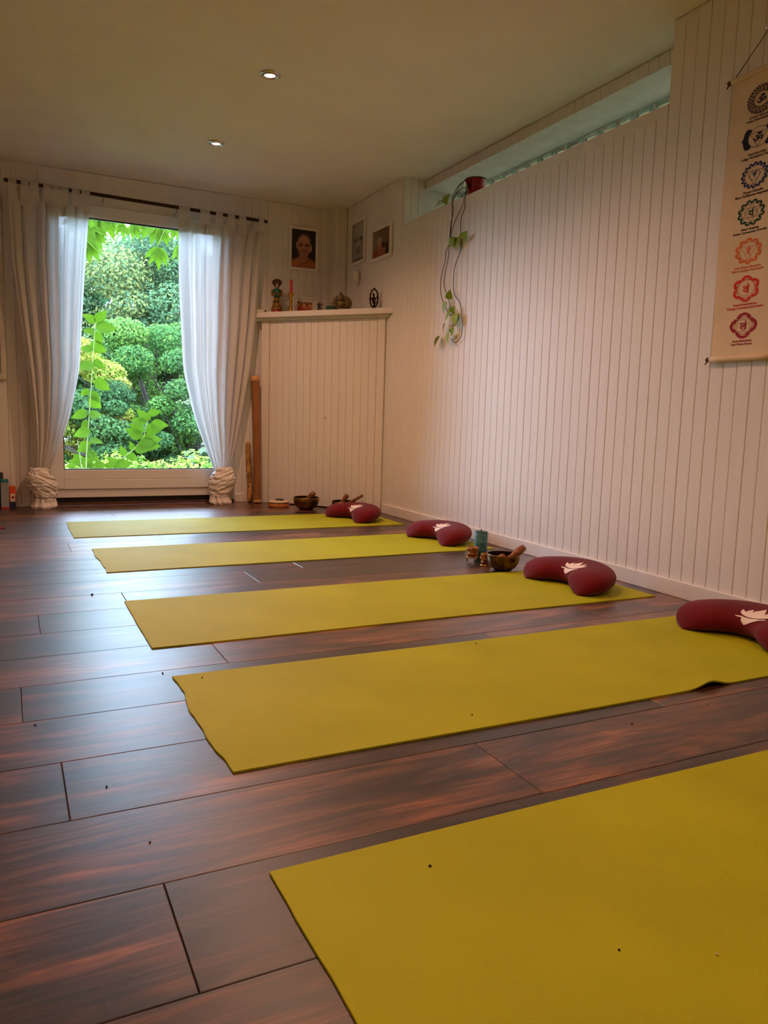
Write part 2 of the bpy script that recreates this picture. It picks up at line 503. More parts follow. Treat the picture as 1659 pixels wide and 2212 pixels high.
# right wall: core with the recess of the glass-block strip window above the ledge
RY0, RY1 = 2.452, 4.80
ZL, ZB = 1.985, 2.237                   # ledge top, beam underside
XBM, XGB = 2.615, 2.85                  # beam face, glass-block plane
cx = XR + BT
mb = MB()
mb.box(cx, 2.95, YB - 0.2, RY0, 0, ZC)
mb.box(cx, 2.95, RY1 + 0.0, YF + 0.24, 0, ZC)
mb.box(cx, 2.95, RY0, RY1, 0, ZL)
wr = struct(mb.build('wall_right', M['soffit']), 'white tongue and groove boarded wall')
boards(wr, 'y', YB, RY0, XR, 0, ZC - 0.005)
boards(wr, 'y', RY0, RY1, XR, 0, ZL - 0.052)
boards(wr, 'y', RY1, 5.73, XR, 0, ZC - 0.005)
# reveal boards facing the room at the far end of the recess
boards(wr, 'x', XR + BT + 0.002, XBM, RY1 - BT, ZL, ZC, pitch=0.055)
t = MB().box(XR - 0.0005, XR + BT, RY0 + 0.001, RY1, ZL - 0.052, ZL).build('trim_1', M['board']); struct(t, 'white flat top strip of boarded wall under ledge')
# beam above the strip window
bmo = struct(MB().box(XBM + BT, 2.95, RY0, RY1 - BT, ZB, ZC).build('trim_2', M['soffit']), 'low beam over the glass-block strip window')
boards(bmo, 'y', RY0, RY1 - BT - 0.002, XBM, ZB, ZC - 0.004, pitch=0.0611)

# glass-block window
gw = struct(MB().box(XGB + 0.02, XGB + 0.06, RY0, RY1 - BT, ZL, ZL + 0.006).box(XGB + 0.02, XGB + 0.06, RY0, RY1 - BT, ZB - 0.003, ZB).build('window_2', M['soffit']), 'strip window of small glass blocks')
BP = 0.1262; BZ = 0.1175
def block_mesh():
    s, h, e = BP - 0.014, BZ - 0.012, 0.012
    mb = MB()
    vv = []
    for xx, q in ((0.0, e), (0.006, 0.003), (0.05, 0.003), (0.056, e)):
        vv += [(xx, q, q), (xx, s - q, q), (xx, s - q, h - q), (xx, q, h - q)]
    q2 = e + 0.012
    vv += [(0.007, q2, q2), (0.007, s - q2, q2), (0.007, s - q2, h - q2), (0.007, q2, h - q2)]
    ff = []
    for k in (0, 4, 8):
        ff += [(k + i, k + 4 + i, k + 4 + (i + 1) % 4, k + (i + 1) % 4) for i in range(4)]
    ff += [(12, 15, 14, 13)] + [(i, (i + 1) % 4, 16 + (i + 1) % 4, 16 + i) for i in range(4)] + [(16, 17, 18, 19)]
    mb.add(vv, ff)
    me = mb.mesh('glass_block')
    me.materials.append(M['block']); me.materials.append(M['block_edge'])
    for p in me.polygons:
        p.material_index = 0 if p.index in (12, 17) else 1
    return me
gbm = block_mesh()
jm = MB()
yy = 2.962 - 4 * BP
while yy < RY1 - 0.02:
    for r in range(2):
        if yy > RY0 - 0.05 and yy + BP < RY1 + 0.06:
            link('glass_block', gbm, gw, (XGB, yy + 0.007, ZB - 0.0035 - (BZ - 0.012) - r * BZ))
    jm.box(XGB + 0.012, XGB + 0.05, max(RY0, yy - 0.007), min(RY1 - BT, yy + 0.007), ZL + 0.006, ZB - 0.003)
    yy += BP
jm.box(XGB + 0.012, XGB + 0.05, RY0, RY1 - BT, ZB - 0.0035 - BZ, ZB - 0.0035 - BZ + 0.012)
jm.box(XGB + 0.012, XGB + 0.05, RY0, RY1 - BT, ZL + 0.004, ZB - 0.0035 - BZ * 2 + 0.012)
jm.build('mortar_joint', M['soffit'], gw)

# far wall with the terrace-door opening
DX0, DX1, DZ1 = 0.205, 1.585, 2.155
mb = MB()
fy = YF + BT
mb.box(XL - 0.2, DX0, fy, YF + 0.24, 0, ZC)
mb.box(DX1, cx, fy, YF + 0.24, 0, ZC)
mb.box(DX0, DX1, fy, YF + 0.24, DZ1, ZC)
wf = struct(mb.build('wall_far', M['white']), 'white boarded end wall around the terrace door')
FP = 0.0635
boards(wf, 'x', DX0 - 0.0635 * 31, DX0, YF, 0, ZC - 0.005, pitch=FP)
boards(wf, 'x', DX1, DX1 + FP * 12, YF, 0, ZC - 0.005, pitch=FP)
t = MB().box(0.237, 1.566, YF - 0.004, fy, DZ1 - 0.006, ZC - 0.004).build('trim_3', M['board']); struct(t, 'plain white board above terrace door')
for x0, x1 in ((DX0, 0.236), (1.567, DX1)):
    o = MB().box(x0, x1, YF, fy, DZ1, ZC).build('filler_board', M['board'], wf)
# corner boxing
cbx = struct(MB().box(2.346, cx, 5.738, fy, 0, ZC).build('trim_4', M['white']), 'narrow boarded boxing in the room corner')
boards(cbx, 'x', 2.346, XR, 5.73, 0, ZC, pitch=0.049)
# repair patches on the far wall and beside the corner
MB().box(0.112, 0.166, YF - 0.003, YF + 0.002, 2.203, 2.299).build('patch_board', M['board'], wf)
MB().box(XR - 0.003, XR + 0.002, 5.425, 5.51, 2.20, 2.245).build('patch_board', M['board'], wr)

wl = struct(MB().box(XL - 0.2, XL, YB - 0.2, YF + 0.24, 0, ZC).build('wall_left', M['white']), 'white side wall')
wb = struct(MB().box(XL - 0.2, 2.95, YB - 0.2, YB, 0, ZC).build('wall_back', M['white']), 'white back wall')

# baseboards
t = MB().prism([(0, 0), (-0.012, 0), (-0.012, 0.001), (0, 0.001)], 0, 0.001)
def baseboard(name, pts, label):
    o = MB().box(*pts).build(name, M['board'])
    bv = o.modifiers.new('bevel', 'BEVEL'); bv.width = 0.003; bv.segments = 2
    return struct(o, label)
baseboard('baseboard_right', (XR - 0.013, XR, YB, 4.955, 0.0, 0.068), 'white baseboard under the long boarded wall')
baseboard('baseboard_far_1', (DX1 + 0.01, 1.665, YF - 0.012, YF, 0.0, 0.062), 'short white baseboard beside the terrace door')
baseboard('baseboard_far_2', (XL, DX0 - 0.01, YF - 0.012, YF, 0.0, 0.02), 'thin white baseboard left of the terrace door')

# terrace door
dr = bpy.data.objects.new('door_1', None); COL.objects.link(dr); dr.location = (DX0, YF + 0.012, 0)
struct(dr, 'white plastic terrace door with one large pane')
dw = DX1 - DX0
def bev(o, wd=0.004, seg=2):
    b_ = o.modifiers.new('bevel', 'BEVEL'); b_.width = wd; b_.segments = seg; b_.limit_method = 'ANGLE'
    return o
mb = MB(); f0 = 0.07
mb.box(0, f0, 0.0, 0.08, 0.0, DZ1); mb.box(dw - f0, dw, 0.0, 0.08, 0.0, DZ1)
bev(mb.build('frame_post', M['upvc'], dr))
bev(MB().box(f0, dw - f0, 0.0, 0.08, DZ1 - 0.07, DZ1).build('frame_head', M['upvc'], dr))
bev(MB().box(f0, dw - f0, -0.004, 0.08, 0.056, 0.1185).build('frame_sill', M['upvc'], dr))
MB().box(f0, dw - f0, 0.012, 0.08, 0.020, 0.056).build('shadow_gap_strip', M['seal'], dr)  # black strip stands in for the shadow in the gap under the sill
MB().box(0.0, dw, -0.010, 0.06, 0.0, 0.020).build('threshold', M['sillwood'], dr)
sash = bpy.data.objects.new('sash', None); COL.objects.link(sash); sash.parent = dr
gx0, gx1, gz0, gz1 = f0 + 0.083, dw - f0 - 0.083, 0.257, 2.005
sx0, sx1, sz0, sz1 = f0 - 0.006, dw - f0 + 0.006, 0.118, DZ1 - 0.066
for (a, b, c, d) in ((sx0, gx0, sz0, sz1), (gx1, sx1, sz0, sz1)):
    bev(MB().box(a, b, -0.016, 0.06, c, d).build('stile', M['upvc'], sash), 0.006)
bev(MB().box(gx0, gx1, -0.016, 0.06, gz1, sz1).build('top_rail', M['upvc'], sash), 0.006)
bev(MB().box(gx0, gx1, -0.016, 0.06, sz0, 0.188).build('bottom_rail', M['upvc'], sash), 0.003)
bev(MB().box(gx0, gx1, -0.015, 0.06, 0.189, gz0).build('bottom_rail', M['upvc'], sash), 0.003)
mb = MB(); gk = 0.006
mb.box(gx0, gx1, -0.002, 0.02, gz0, gz0 + gk); mb.box(gx0, gx1, -0.002, 0.02, gz1 - gk, gz1)
mb.box(gx0, gx0 + gk, -0.002, 0.02, gz0, gz1); mb.box(gx1 - gk, gx1, -0.002, 0.02, gz0, gz1)
mb.build('gasket', M['seal'], sash)
MB().box(gx0, gx1, 0.022, 0.028, gz0, gz1).build('pane', M['pane'], sash)

# ================================================================== downlights
def downlight(x, y, label):
    t = thing('downlight', label, 'lamp', (x, y, ZC), 0.4, 'recessed ceiling spotlights')
    MB().lathe([(0.034, -0.001), (0.0345, -0.006), (0.043, -0.008), (0.050, -0.005), (0.0515, 0.0)], 40, caps=False).build('trim_ring', M['steel'], t, smooth=True)
    o = MB().lathe([(0.026, -0.004), (0.028, -0.010), (0.032, -0.010), (0.0335, -0.003)], 36, caps=False).build('swivel_ring', M['steel'], t, smooth=True)
    MB().lathe([(0.0, -0.0016), (0.035, -0.0016)], 36, caps=False).build('recess', M['dark'], t)
    MB().lathe([(0.0, -0.0085), (0.014, -0.008), (0.022, -0.0062), (0.0265, -0.003)], 32, caps=False).build('lamp_lens', M['bulb'], t, smooth=True)
    ld = bpy.data.lights.new('downlight_beam', 'SPOT')
    ld.energy = SPOT_W; ld.color = SPOT_COL; ld.spot_size = math.radians(150); ld.spot_blend = 1.0; ld.shadow_soft_size = 0.028
    lo = bpy.data.objects.new('downlight_beam', ld); COL.objects.link(lo)
    lo.parent = t; lo.location = (0, 0, -0.045)
    return t
downlight(1.178, 3.745, 'lit round ceiling spotlight nearer the camera')
downlight(1.183, 4.812, 'lit round ceiling spotlight nearer the terrace door')
downlight(1.175, 2.675, 'lit round ceiling spotlight above the third mat from door, out of frame')
downlight(1.175, 0.535, 'lit round ceiling spotlight above the nearest mat, out of frame')
for i_, y_ in enumerate((2.675, 0.535)):  # left row added unseen, to lift the ceiling with bounced light
    downlight(-0.85, y_, ('added left-row fill spotlight further from the camera, out of frame', 'added left-row fill spotlight above the camera, out of frame')[i_])

# ================================================================== corner cupboard
A0 = Vector((1.825, 5.741, 0)); B0 = Vector((2.394, 5.032, 0))
dv = (B0 - A0).normalized(); nv = Vector((dv.y, -dv.x, 0))   # nv points into the room
if nv.y > 0: nv = -nv
ang = math.atan2(dv.y, dv.x)
cup = thing('corner_cupboard', 'white boarded cupboard built across the room corner with shelf top', 'cupboard', tuple(A0), ang)
DWD = (B0 - A0).length                    # door width; local x along the front, local -y into the room
CZ = 1.392
def tl(v):                                # distance along local x until a wall
    return v
# frame posts left and right of the door
LFT = -0.072; RGT = DWD + 0.070
bev(MB().box(LFT, -0.0035, -0.006, 0.02, 0, CZ).build('post', M['board'], cup), 0.002)
bev(MB().box(DWD + 0.0035, RGT - 0.008, -0.006, 0.02, 0, CZ).build('post', M['board'], cup), 0.002)
MB().box(LFT, RGT - 0.02, 0.012, 0.03, 0, CZ).build('carcass', M['dark'], cup)
door = bpy.data.objects.new('door', None); COL.objects.link(door); door.parent = cup
nb = 15; p = DWD / nb
bme = board_mesh('board', p, CZ - 0.012, 'x', t=0.014, ch=0.002)
for i in range(nb):
    o = link('board', bme, door, (i * p, 0.012 + rnd.uniform(-0.0006, 0.0006), 0.010))
mb = MB().box(0, 0.016, -0.0035, 0, 0, 0.045); o = mb.build('keyhole_plate', M['board'], door, (0.49, -0.002, 0.645))
MB().box(0.0045, 0.0095, -0.0042, -0.0036, 0.022, 0.034).build('keyhole', M['dark'], door, (0.49, -0.002, 0.645))
# shelf top following both walls
inv = Matrix.Rotation(-ang, 4, 'Z') @ Matrix.Translation(-A0)
def front(off, y=None, x=None):
    base = A0 + nv * off
    s = (y - base.y) / dv.y if y is not None else (x - base.x) / dv.x
    q = base + dv * s
    return (q.x, q.y)
def shelf_poly(off):
    a = front(off, y=YF - 0.002); b = front(off, x=XR - 0.002)
    pts = [a, b, (XR - 0.002, 5.727), (2.343, 5.727), (2.343, YF - 0.002)]
    return [tuple((inv @ Vector((x, y, 0)))[:2]) for x, y in pts][::1]
def fix(pts):
    ar = sum(pts[i][0] * pts[(i + 1) % len(pts)][1] - pts[(i + 1) % len(pts)][0] * pts[i][1] for i in range(len(pts)))
    return pts if ar > 0 else pts[::-1]
bev(MB().prism(fix(shelf_poly(0.055)), 1.412, 1.452).build('shelf_top', M['board'], cup), 0.003)
bev(MB().prism(fix(shelf_poly(0.022)), CZ, 1.412).build('moulding', M['board'], cup), 0.003)
SZ = 1.452

# ================================================================== curtain rod and curtains
RY = 5.762
def rodz(x): return 2.149 + (2.1185 - 2.149) * (x - 0.033) / (1.805 - 0.033)
rod = thing('curtain_rod', 'dark brown flat curtain rod above the terrace door', 'curtain rod', (0.033, RY, 2.149))
mb = MB(); dz = rodz(1.805) - rodz(0.033); L_ = 1.805 - 0.033
mb.add([(0, -0.006, -0.0115), (L_, -0.006, dz - 0.0115), (L_, 0.006, dz - 0.0115), (0, 0.006, -0.0115), (0, -0.006, 0.0115), (L_, -0.006, dz + 0.0115), (L_, 0.006, dz + 0.0115), (0, 0.006, 0.0115)],
       [(0, 3, 2, 1), (4, 5, 6, 7), (0, 1, 5, 4), (1, 2, 6, 5), (2, 3, 7, 6), (3, 0, 4, 7)])
bev(mb.build('bar', M['rod'], rod), 0.003)
for bx_ in (0.215, 0.61, 1.105, 1.66):
    z = rodz(0.033 + bx_) - 2.149
    MB().tube([(bx_, 0.094, z - 0.03), (bx_, 0.03, z - 0.03), (bx_, 0.004, z - 0.026), (bx_, -0.002, z - 0.012)], 0.004, 8).build('bracket', M['steel'], rod, smooth=True)

def sm(x, xs, ys):
    return float(np.interp(x, xs, ys))
def curtain(name, label, left, right, tabs, kx, ky, seed, nf, lean):
    """left/right: (z, x) edge curves from the hem band down to the knot"""
    c = thing(name, label, 'curtain', (kx, ky, 0))
    r_ = random.Random(seed)
    ph = [r_.uniform(0, 6.28) for _ in range(6)]
    zt, zb = 2.035, 0.255
    lz = [p[0] for p in left][::-1]; lx = [p[1] for p in left][::-1]
    rz_ = [p[0] for p in right][::-1]; rx = [p[1] for p in right][::-1]
    def smooth_edge(z, zs, xs):
        return (sm(z - 0.06, zs, xs) + sm(z, zs, xs) * 2 + sm(z + 0.06, zs, xs)) / 4
    def fn(u, v):
        z = zt + (zb - zt) * v
        a = smooth_edge(z, lz, lx); b = smooth_edge(z, rz_, rx)
        wd = b - a
        uu = u + 0.018 * math.sin(2 * PI * 2 * u + ph[0]) + 0.02 * math.sin(2 * PI * 3 * u + ph[1] + v * 0.8)
        f = math.sin(2 * PI * nf * uu + ph[2]) + 0.45 * math.sin(2 * PI * nf * 1.7 * uu + ph[3] + v * 1.2) + 0.25 * math.sin(2 * PI * nf * 2.9 * uu + ph[4])
        A = 0.026 * (0.55 + 0.75 * math.sin(PI * min(1, v * 1.05))) * (0.35 + 0.65 * min(1, wd / 0.25))
        gx = 0.18 * wd / nf * math.sin(2 * PI * nf * uu + ph[2] + 1.1)
        cen = 0.02 * math.sin(PI * v)
        yr = RY + (ky - RY) * v ** 2
        bow = 0.055 * (1 - (2 * u - 1) ** 2) * max(0, (v - 0.55) / 0.45) ** 1.5
        # top hem sags a little between the tabs
        return (a + wd * u + gx * (1 - abs(2 * u - 1) ** 3) - kx, yr - ky + A * f * 0.8 - bow * 0.4, z + (0.008 * math.sin(2 * PI * 5 * u + ph[5]) if v < 0.02 else 0))
    o = MB().grid(fn, 170, 70).build('drape', M['curtain'], c, smooth=True)
    def fb(u, v):
        x, y, z = fn(u, 0.038 * v)
        return (x, y - 0.0025, z - 0.0)
    MB().grid(fb, 170, 3).build('heading_band', M['curtain'], c, smooth=True)
    for x0, x1 in tabs:
        zc = rodz((x0 + x1) / 2) 
        uu = ((x0 + x1) / 2 - lx[-1]) / (rx[-1] - lx[-1])
        px_, py_, pz_ = fn(min(max(uu, 0), 1), 0.02)
        mb = MB()
        prof = [(py_ + ky - 0.004, 2.0), (RY - 0.0095, zc - 0.03), (RY - 0.0095, zc + 0.010), (RY - 0.004, zc + 0.0145), (RY + 0.004, zc + 0.0145), (RY + 0.0095, zc + 0.010), (RY + 0.0095, zc - 0.03), (py_ + ky + 0.004, 2.0)]
        vv = []; ff = []
        for k, (yy_, zz_) in enumerate(prof):
            fl_ = 1.25 if k in (0, len(prof) - 1) else 1.0
            cx_ = (x0 + x1) / 2; hw = (x1 - x0) / 2 * fl_
            for s in (-1, -0.33, 0.33, 1):
                vv.append((cx_ + s * hw - kx, yy_ - ky + 0.0015 * (1 - s * s), zz_))
        for k in range(len(prof) - 1):
            for s in range(3):
                ff.append((k * 4 + s, k * 4 + s + 1, k * 4 + 5 + s, k * 4 + 4 + s))
        mb.add(vv, ff).build('tab', M['curtain'], c, smooth=True)
    # knotted end resting on the floor: twisted, creased bundle
    kh = 0.285
    pr = [(0.0, 0.074), (0.06, 0.082), (0.16, 0.070), (0.27, 0.062), (0.42, 0.076), (0.58, 0.086), (0.74, 0.080), (0.88, 0.060), (1.0, 0.042)]
    def kn(u, v):
        th = 2 * PI * u
        r0 = sm(v, [a[0] for a in pr], [a[1] for a in pr])
        z = v * kh
        zt_ = z + lean * 0.034 * math.sin(th + 0.6 + 3 * z)           # wraps run round on a slant
        wrap = mnoise.noise(Vector((1.1 * math.cos(th) + seed, 1.1 * math.sin(th), zt_ * 34)))
        wrap2 = mnoise.noise(Vector((1.6 * math.cos(th), 1.6 * math.sin(th) + seed, zt_ * 78)))
        vert = mnoise.noise(Vector((4.2 * math.cos(th), 4.2 * math.sin(th) + seed, z * 9)))
        k1 = min(1.0, max(0.0, (v - 0.16) / 0.14))
        r = r0 + k1 * (0.013 * (1 - 2.0 * abs(wrap)) + 0.006 * (1 - 2.2 * abs(wrap2))) + (1 - k1) * 0.022 * vert
        r += 0.012 * math.exp(-((v - 0.55) / 0.2) ** 2) * math.cos(th - (2.4 if lean > 0 else 0.7))
        offx = lean * (0.014 * math.sin(PI * v * 1.5) + 0.008 * (0.5 - v))
        if v < 0.08: z = max(0.0005, v * kh + 0.010 * max(0, vert) * (0.08 - v) / 0.08)
        return (offx + r * math.cos(th), 0.92 * r * math.sin(th), z)
    MB().grid(kn, 120, 80, close_u=True).build('knot', M['knot'], c, smooth=True)
    return c
curtain('curtain', 'white sheer curtain left of the terrace door, knotted at the floor',
        [(2.117, 0.052), (1.652, 0.066), (1.239, 0.108), (0.937, 0.142), (0.628, 0.170), (0.44, 0.180), (0.24, 0.176)],
        [(2.102, 0.556), (1.58, 0.512), (0.953, 0.468), (0.634, 0.401), (0.361, 0.306), (0.27, 0.262), (0.24, 0.250)],
        [(0.059, 0.107), (0.133, 0.18), (0.185, 0.238), (0.266, 0.317), (0.32, 0.371), (0.374, 0.422), (0.443, 0.492), (0.501, 0.556)],
        0.212, 5.742, 3, 6.0, 1)
curtain('curtain', 'white sheer curtain right of the terrace door, knotted at the floor',
        [(2.14, 1.149), (1.645, 1.153), (0.99, 1.183), (0.655, 1.256), (0.363, 1.359), (0.27, 1.398), (0.24, 1.408)],
        [(2.08, 1.783), (1.841, 1.75), (1.362, 1.71), (1.014, 1.669), (0.664, 1.606), (0.417, 1.555), (0.27, 1.512), (0.24, 1.502)],
        [(1.149, 1.227), (1.3, 1.37), (1.414, 1.465), (1.502, 1.554), (1.585, 1.638), (1.735, 1.776)],
        1.455, 5.742, 9, 6.5, -1)

# ================================================================== yoga mats
def yoga_mat(label, x0, y0, ln, wd, rot, seed, rag=0.0, bumpx=None):
    r_ = random.Random(seed); T = 0.0045
    nx, ny = 90, 26
    phs = [r_.uniform(0, 6.28) for _ in range(5)]
    def top(u, v):
        x = ln * u; y = wd * v
        if u < 0.02 and rag:
            x += rag * (0.7 * math.sin(7 * v + phs[0]) + 0.4 * math.sin(17 * v + phs[1]) + 0.15 * math.sin(47 * v + phs[2]))
        y += 0.0022 * math.sin(4.1 * u * ln + phs[3]) * (1 if v in (0.0, 1.0) else 0.4)
        z = T
        if bumpx is not None:
            z += 0.016 * math.exp(-((x - bumpx) / 0.045) ** 2) * max(0, 1 - v / 0.12) ** 1.5
        return x, y, z
    mb = MB()
    V = [top(i / (nx - 1), j / (ny - 1)) for j in range(ny) for i in range(nx)]
    n = nx * ny
    vv = V + [(x, y, z - T + 0.0002) for x, y, z in V]
    ff = []
    for j in range(ny - 1):
        for i in range(nx - 1):
            a = j * nx + i
            ff.append((a, a + 1, a + nx + 1, a + nx)); ff.append((n + a, n + a + nx, n + a + nx + 1, n + a + 1))
    for i in range(nx - 1):
        a, b = i, (ny - 1) * nx + i
        ff.append((n + a, n + a + 1, a + 1, a)); ff.append((b, b + 1, n + b + 1, n + b))
    for j in range(ny - 1):
        a, b = j * nx, j * nx + nx - 1
        ff.append((a, a + nx, n + a + nx, n + a)); ff.append((n + b, n + b + nx, b + nx, b))
    o = mb.add(vv, ff).build('yoga_mat', M['mat'], None, (x0, y0, 0), rot)
    return tag(o, label, 'yoga mat', 'yellow-green yoga mats laid across the floor')
yoga_mat('yellow-green yoga mat closest to the terrace door', 0.307, 4.376, 2.0, 0.612, -0.006, 1, 0.002)
yoga_mat('yellow-green yoga mat second from the terrace door, corner slightly curled', 0.367, 3.397, 1.99, 0.602, 0.004, 2, 0.006)
yoga_mat('yellow-green yoga mat in the middle of the row, beside the teal candle', 0.365, 2.255, 1.99, 0.605, -0.003, 3, 0.001)
yoga_mat('yellow-green yoga mat second from the camera with ragged left end', 0.370, 1.391, 1.99, 0.592, -0.004, 4, 0.007, bumpx=1.31)
yoga_mat('large yellow-green yoga mat nearest the camera, cut off by the frame', 0.342, 0.448, 1.99, 0.602, 0.0, 5, 0.002)

# ================================================================== crescent cushions
def cushion_mesh():
    # spine of the crescent in local coordinates (concave side towards -x)
    R = 0.172; a0 = 1.50
    nS, nR = 64, 28
    cxm = 0.158 - R
    def fn(u, v):
        s = -1 + 2 * v                          # along the spine
        e = min(1.0, abs(s))
        a = s * a0
        px_, py_ = cxm + R * math.cos(a), R * math.sin(a)
        cap = 1.0 if e < 0.66 else max(0.0, 1 - ((e - 0.66) / 0.34) ** 2.2) ** 0.5
        hw = (0.096 - 0.012 * e ** 2) * cap
        hh = (0.0515 - 0.012 * e ** 2) * (cap ** 0.6)
        th = 2 * PI * u
        ex = 0.92
        c_, s_ = math.cos(th), math.sin(th)
        rx_ = math.copysign(abs(c_) ** ex, c_) * hw
        rz_ = math.copysign(abs(s_) ** ex, s_) * hh
        # wrinkles along the seam near the ends
        wr_ = 0.0012 * math.sin(34 * a + 2.0 * math.sin(5 * a)) * abs(c_) ** 2 * e
        rz_ += wr_
        z = hh + rz_
        rx_ += 0.26 * hw * (max(z, 0.0) / max(2 * hh, 1e-5)) ** 1.3 * (1 - e ** 2)
        z = max(z, 0.0)
        dx, dy = math.cos(a), math.sin(a)
        return (px_ + dx * rx_, py_ + dy * rx_, z)
    mb = MB().grid(fn, nR * 2, nS, close_u=True)
    return mb
cm = cushion_mesh()
cme = cm.mesh('cushion_body', M['maroon'], smooth=True)
LU = [(0.01, 0.1234), (0.0074, 0.1317), (0.0086, 0.139), (0.0122, 0.1433), (0.0223, 0.1318), (0.0267, 0.1362), (0.034, 0.1424), (0.0451, 0.1465), (0.0441, 0.1308), (0.0513, 0.1388), (0.0658, 0.1457), (0.08, 0.1574), (0.083, 0.14), (0.0843, 0.1215), (0.0952, 0.1324), (0.1077, 0.1442), (0.1084, 0.1318), (0.105, 0.1216), (0.1262, 0.123), (0.1206, 0.1119), (0.1087, 0.1019), (0.0927, 0.1001), (0.0705, 0.101), (0.0545, 0.1031), (0.033, 0.1093), (0.0194, 0.1155)]
LW = [(-0.0072, 0.1123), (0.0028, 0.1127), (0.0146, 0.112), (0.0273, 0.1071), (0.0481, 0.1015), (0.069, 0.0978), (0.0938, 0.0942), (0.0984, 0.0877), (0.0805, 0.0922), (0.0668, 0.09), (0.0526, 0.0872), (0.0404, 0.0835), (0.0284, 0.0806), (0.0208, 0.0878), (0.0163, 0.0952), (0.0148, 0.1021), (0.0164, 0.1065), (0.0054, 0.1074), (-0.0019, 0.1091)]
def lotus_mesh():
    """lotus outline laid on the sloping inner side of the cushion"""
    bv = BVHTree.FromPolygons([Vector(v) for v in cm.v], cm.f)
    nd = Vector((-0.70, -0.25, 0.67)).normalized(); e1 = Vector((0, 0, 1)).cross(nd).normalized(); e2 = nd.cross(e1)
    bm = bmesh.new()
    for poly in (LU, LW):
        bm.faces.new([bm.verts.new((x, y, 0)) for x, y in poly])
    bmesh.ops.triangulate(bm, faces=bm.faces[:], ngon_method='EAR_CLIP')
    for _ in range(4):
        bmesh.ops.subdivide_edges(bm, edges=[e for e in bm.edges if e.calc_length() > 0.008], cuts=1)
        bmesh.ops.triangulate(bm, faces=bm.faces[:])
    for v in bm.verts:
        o_ = e1 * v.co.x + e2 * v.co.y + nd * 0.5
        h = bv.ray_cast(o_, -nd)
        v.co = h[0] + nd * 0.0022 if h[0] else e1 * v.co.x + e2 * v.co.y
    for f in bm.faces:
        f.normal_update()
        if f.normal.dot(nd) < 0: f.normal_flip()
        f.smooth = True
    me = bpy.data.meshes.new('lotus_print'); bm.to_mesh(me); bm.free(); me.materials.append(M['print'])
    return me
lme = lotus_mesh()
for (x, y, th, lab) in ((1.985, 4.655, 0.22, 'maroon crescent cushion with white lotus print on the mat closest to the door'),
                        (2.10, 3.722, 0.10, 'maroon crescent cushion with white lotus print on the second mat from the door'),
                        (2.045, 2.53, 0.0, 'maroon crescent cushion with white lotus print beside the brown singing bowl'),
                        (2.072, 1.662, 0.07, 'maroon crescent cushion with white lotus print cut off at right frame edge')):
    c = thing('crescent_cushion', lab, 'cushion', (x, y, 0.005), th, 'maroon crescent meditation cushions')
    link('cover', cme, c)
    link('lotus_print', lme, c)

# ================================================================== bowls, mallets, drum, candle
def bowl(label, x, y, r, h, m_, flare=1.0):
    b = thing('singing_bowl', label, 'singing bowl', (x, y, 0), 0, 'singing bowls on the floor')
    prof = [(0.0, 0.0), (r * 0.42, 0.0), (r * 0.52, h * 0.04), (r * 0.74, h * 0.20), (r * 0.91, h * 0.42), (r * 0.995, h * 0.66), (r, h * 0.86), (r * 0.985, h * 0.97), (r * 0.975, h), (r * 0.94, h * 0.995)]
    MB().lathe(prof, 48, caps=False).build('bowl_wall', m_, b, smooth=True)
    pin = [(r * 0.94, h * 0.995), (r * 0.95, h * 0.86), (r * 0.94, h * 0.66), (r * 0.86, h * 0.44), (r * 0.68, h * 0.24), (r * 0.46, h * 0.10), (0.0, h * 0.07)]
    MB().lathe(pin, 48, caps=False).build('bowl_inside', M['bronze_in'], b, smooth=True)
    MB().lathe([(r * 0.990, h * 0.93), (r * 1.004, h * 0.945), (r * 1.004, h * 0.955), (r * 0.985, h * 0.975)], 48, caps=False).build('rim_band', m_, b, smooth=True)
    return b
def mallet(label, p0, p1, r0=0.013, r1=0.017, grip=True):
    p0, p1 = Vector(p0), Vector(p1)
    t = thing('mallet', label, 'mallet', tuple(p0))
    d = p1 - p0; n = 14
    path = []; rad = []
    for i in range(n):
        s = i / (n - 1)
        path.append(d * s)
        r = r0 + (r1 - r0) * s
        if grip: r *= 1 + 0.18 * math.sin(s * PI * 3.2 + 0.6)
        if i == 0 or i == n - 1: r *= 0.55
        rad.append(r)
    path[0] = d * 0.0; path[1] = d * 0.02; path[-2] = d * 0.975
    MB().tube([tuple(p) for p in path], rad, 14).build('stick', M['mallet'], t, smooth=True)
    return t
bowl('brown patinated singing bowl beside the teal candle', 2.062, 2.905, 0.0765, 0.080, M['bronze'])
mallet('turned wooden mallet resting on rim of the bowl beside the teal candle', (2.040, 2.875, 0.042), (2.165, 2.885, 0.108), 0.012, 0.0175)
mallet('second round-headed wooden mallet lying inside the bowl by the teal candle', (2.075, 2.945, 0.050), (2.047, 2.885, 0.066), 0.013, 0.016)
bowl('golden bronze singing bowl between drum and far cushion', 1.968, 5.28, 0.095, 0.092, M['bronze2'])
mallet('short wooden mallet leaning out of the golden bronze bowl', (1.955, 5.30, 0.05), (2.032, 5.275, 0.125), 0.014, 0.0185)
bowl('bronze singing bowl half hidden behind the far maroon cushion', 2.190, 5.095, 0.088, 0.078, M['bronze2'])
mallet('thick wooden mallet in the bowl behind the far cushion', (2.167, 5.105, 0.045), (2.214, 5.085, 0.126), 0.015, 0.0175, False)
mallet('thin wooden mallet in the bowl behind the far cushion', (2.197, 5.105, 0.045), (2.318, 5.045, 0.122), 0.009, 0.0115, False)

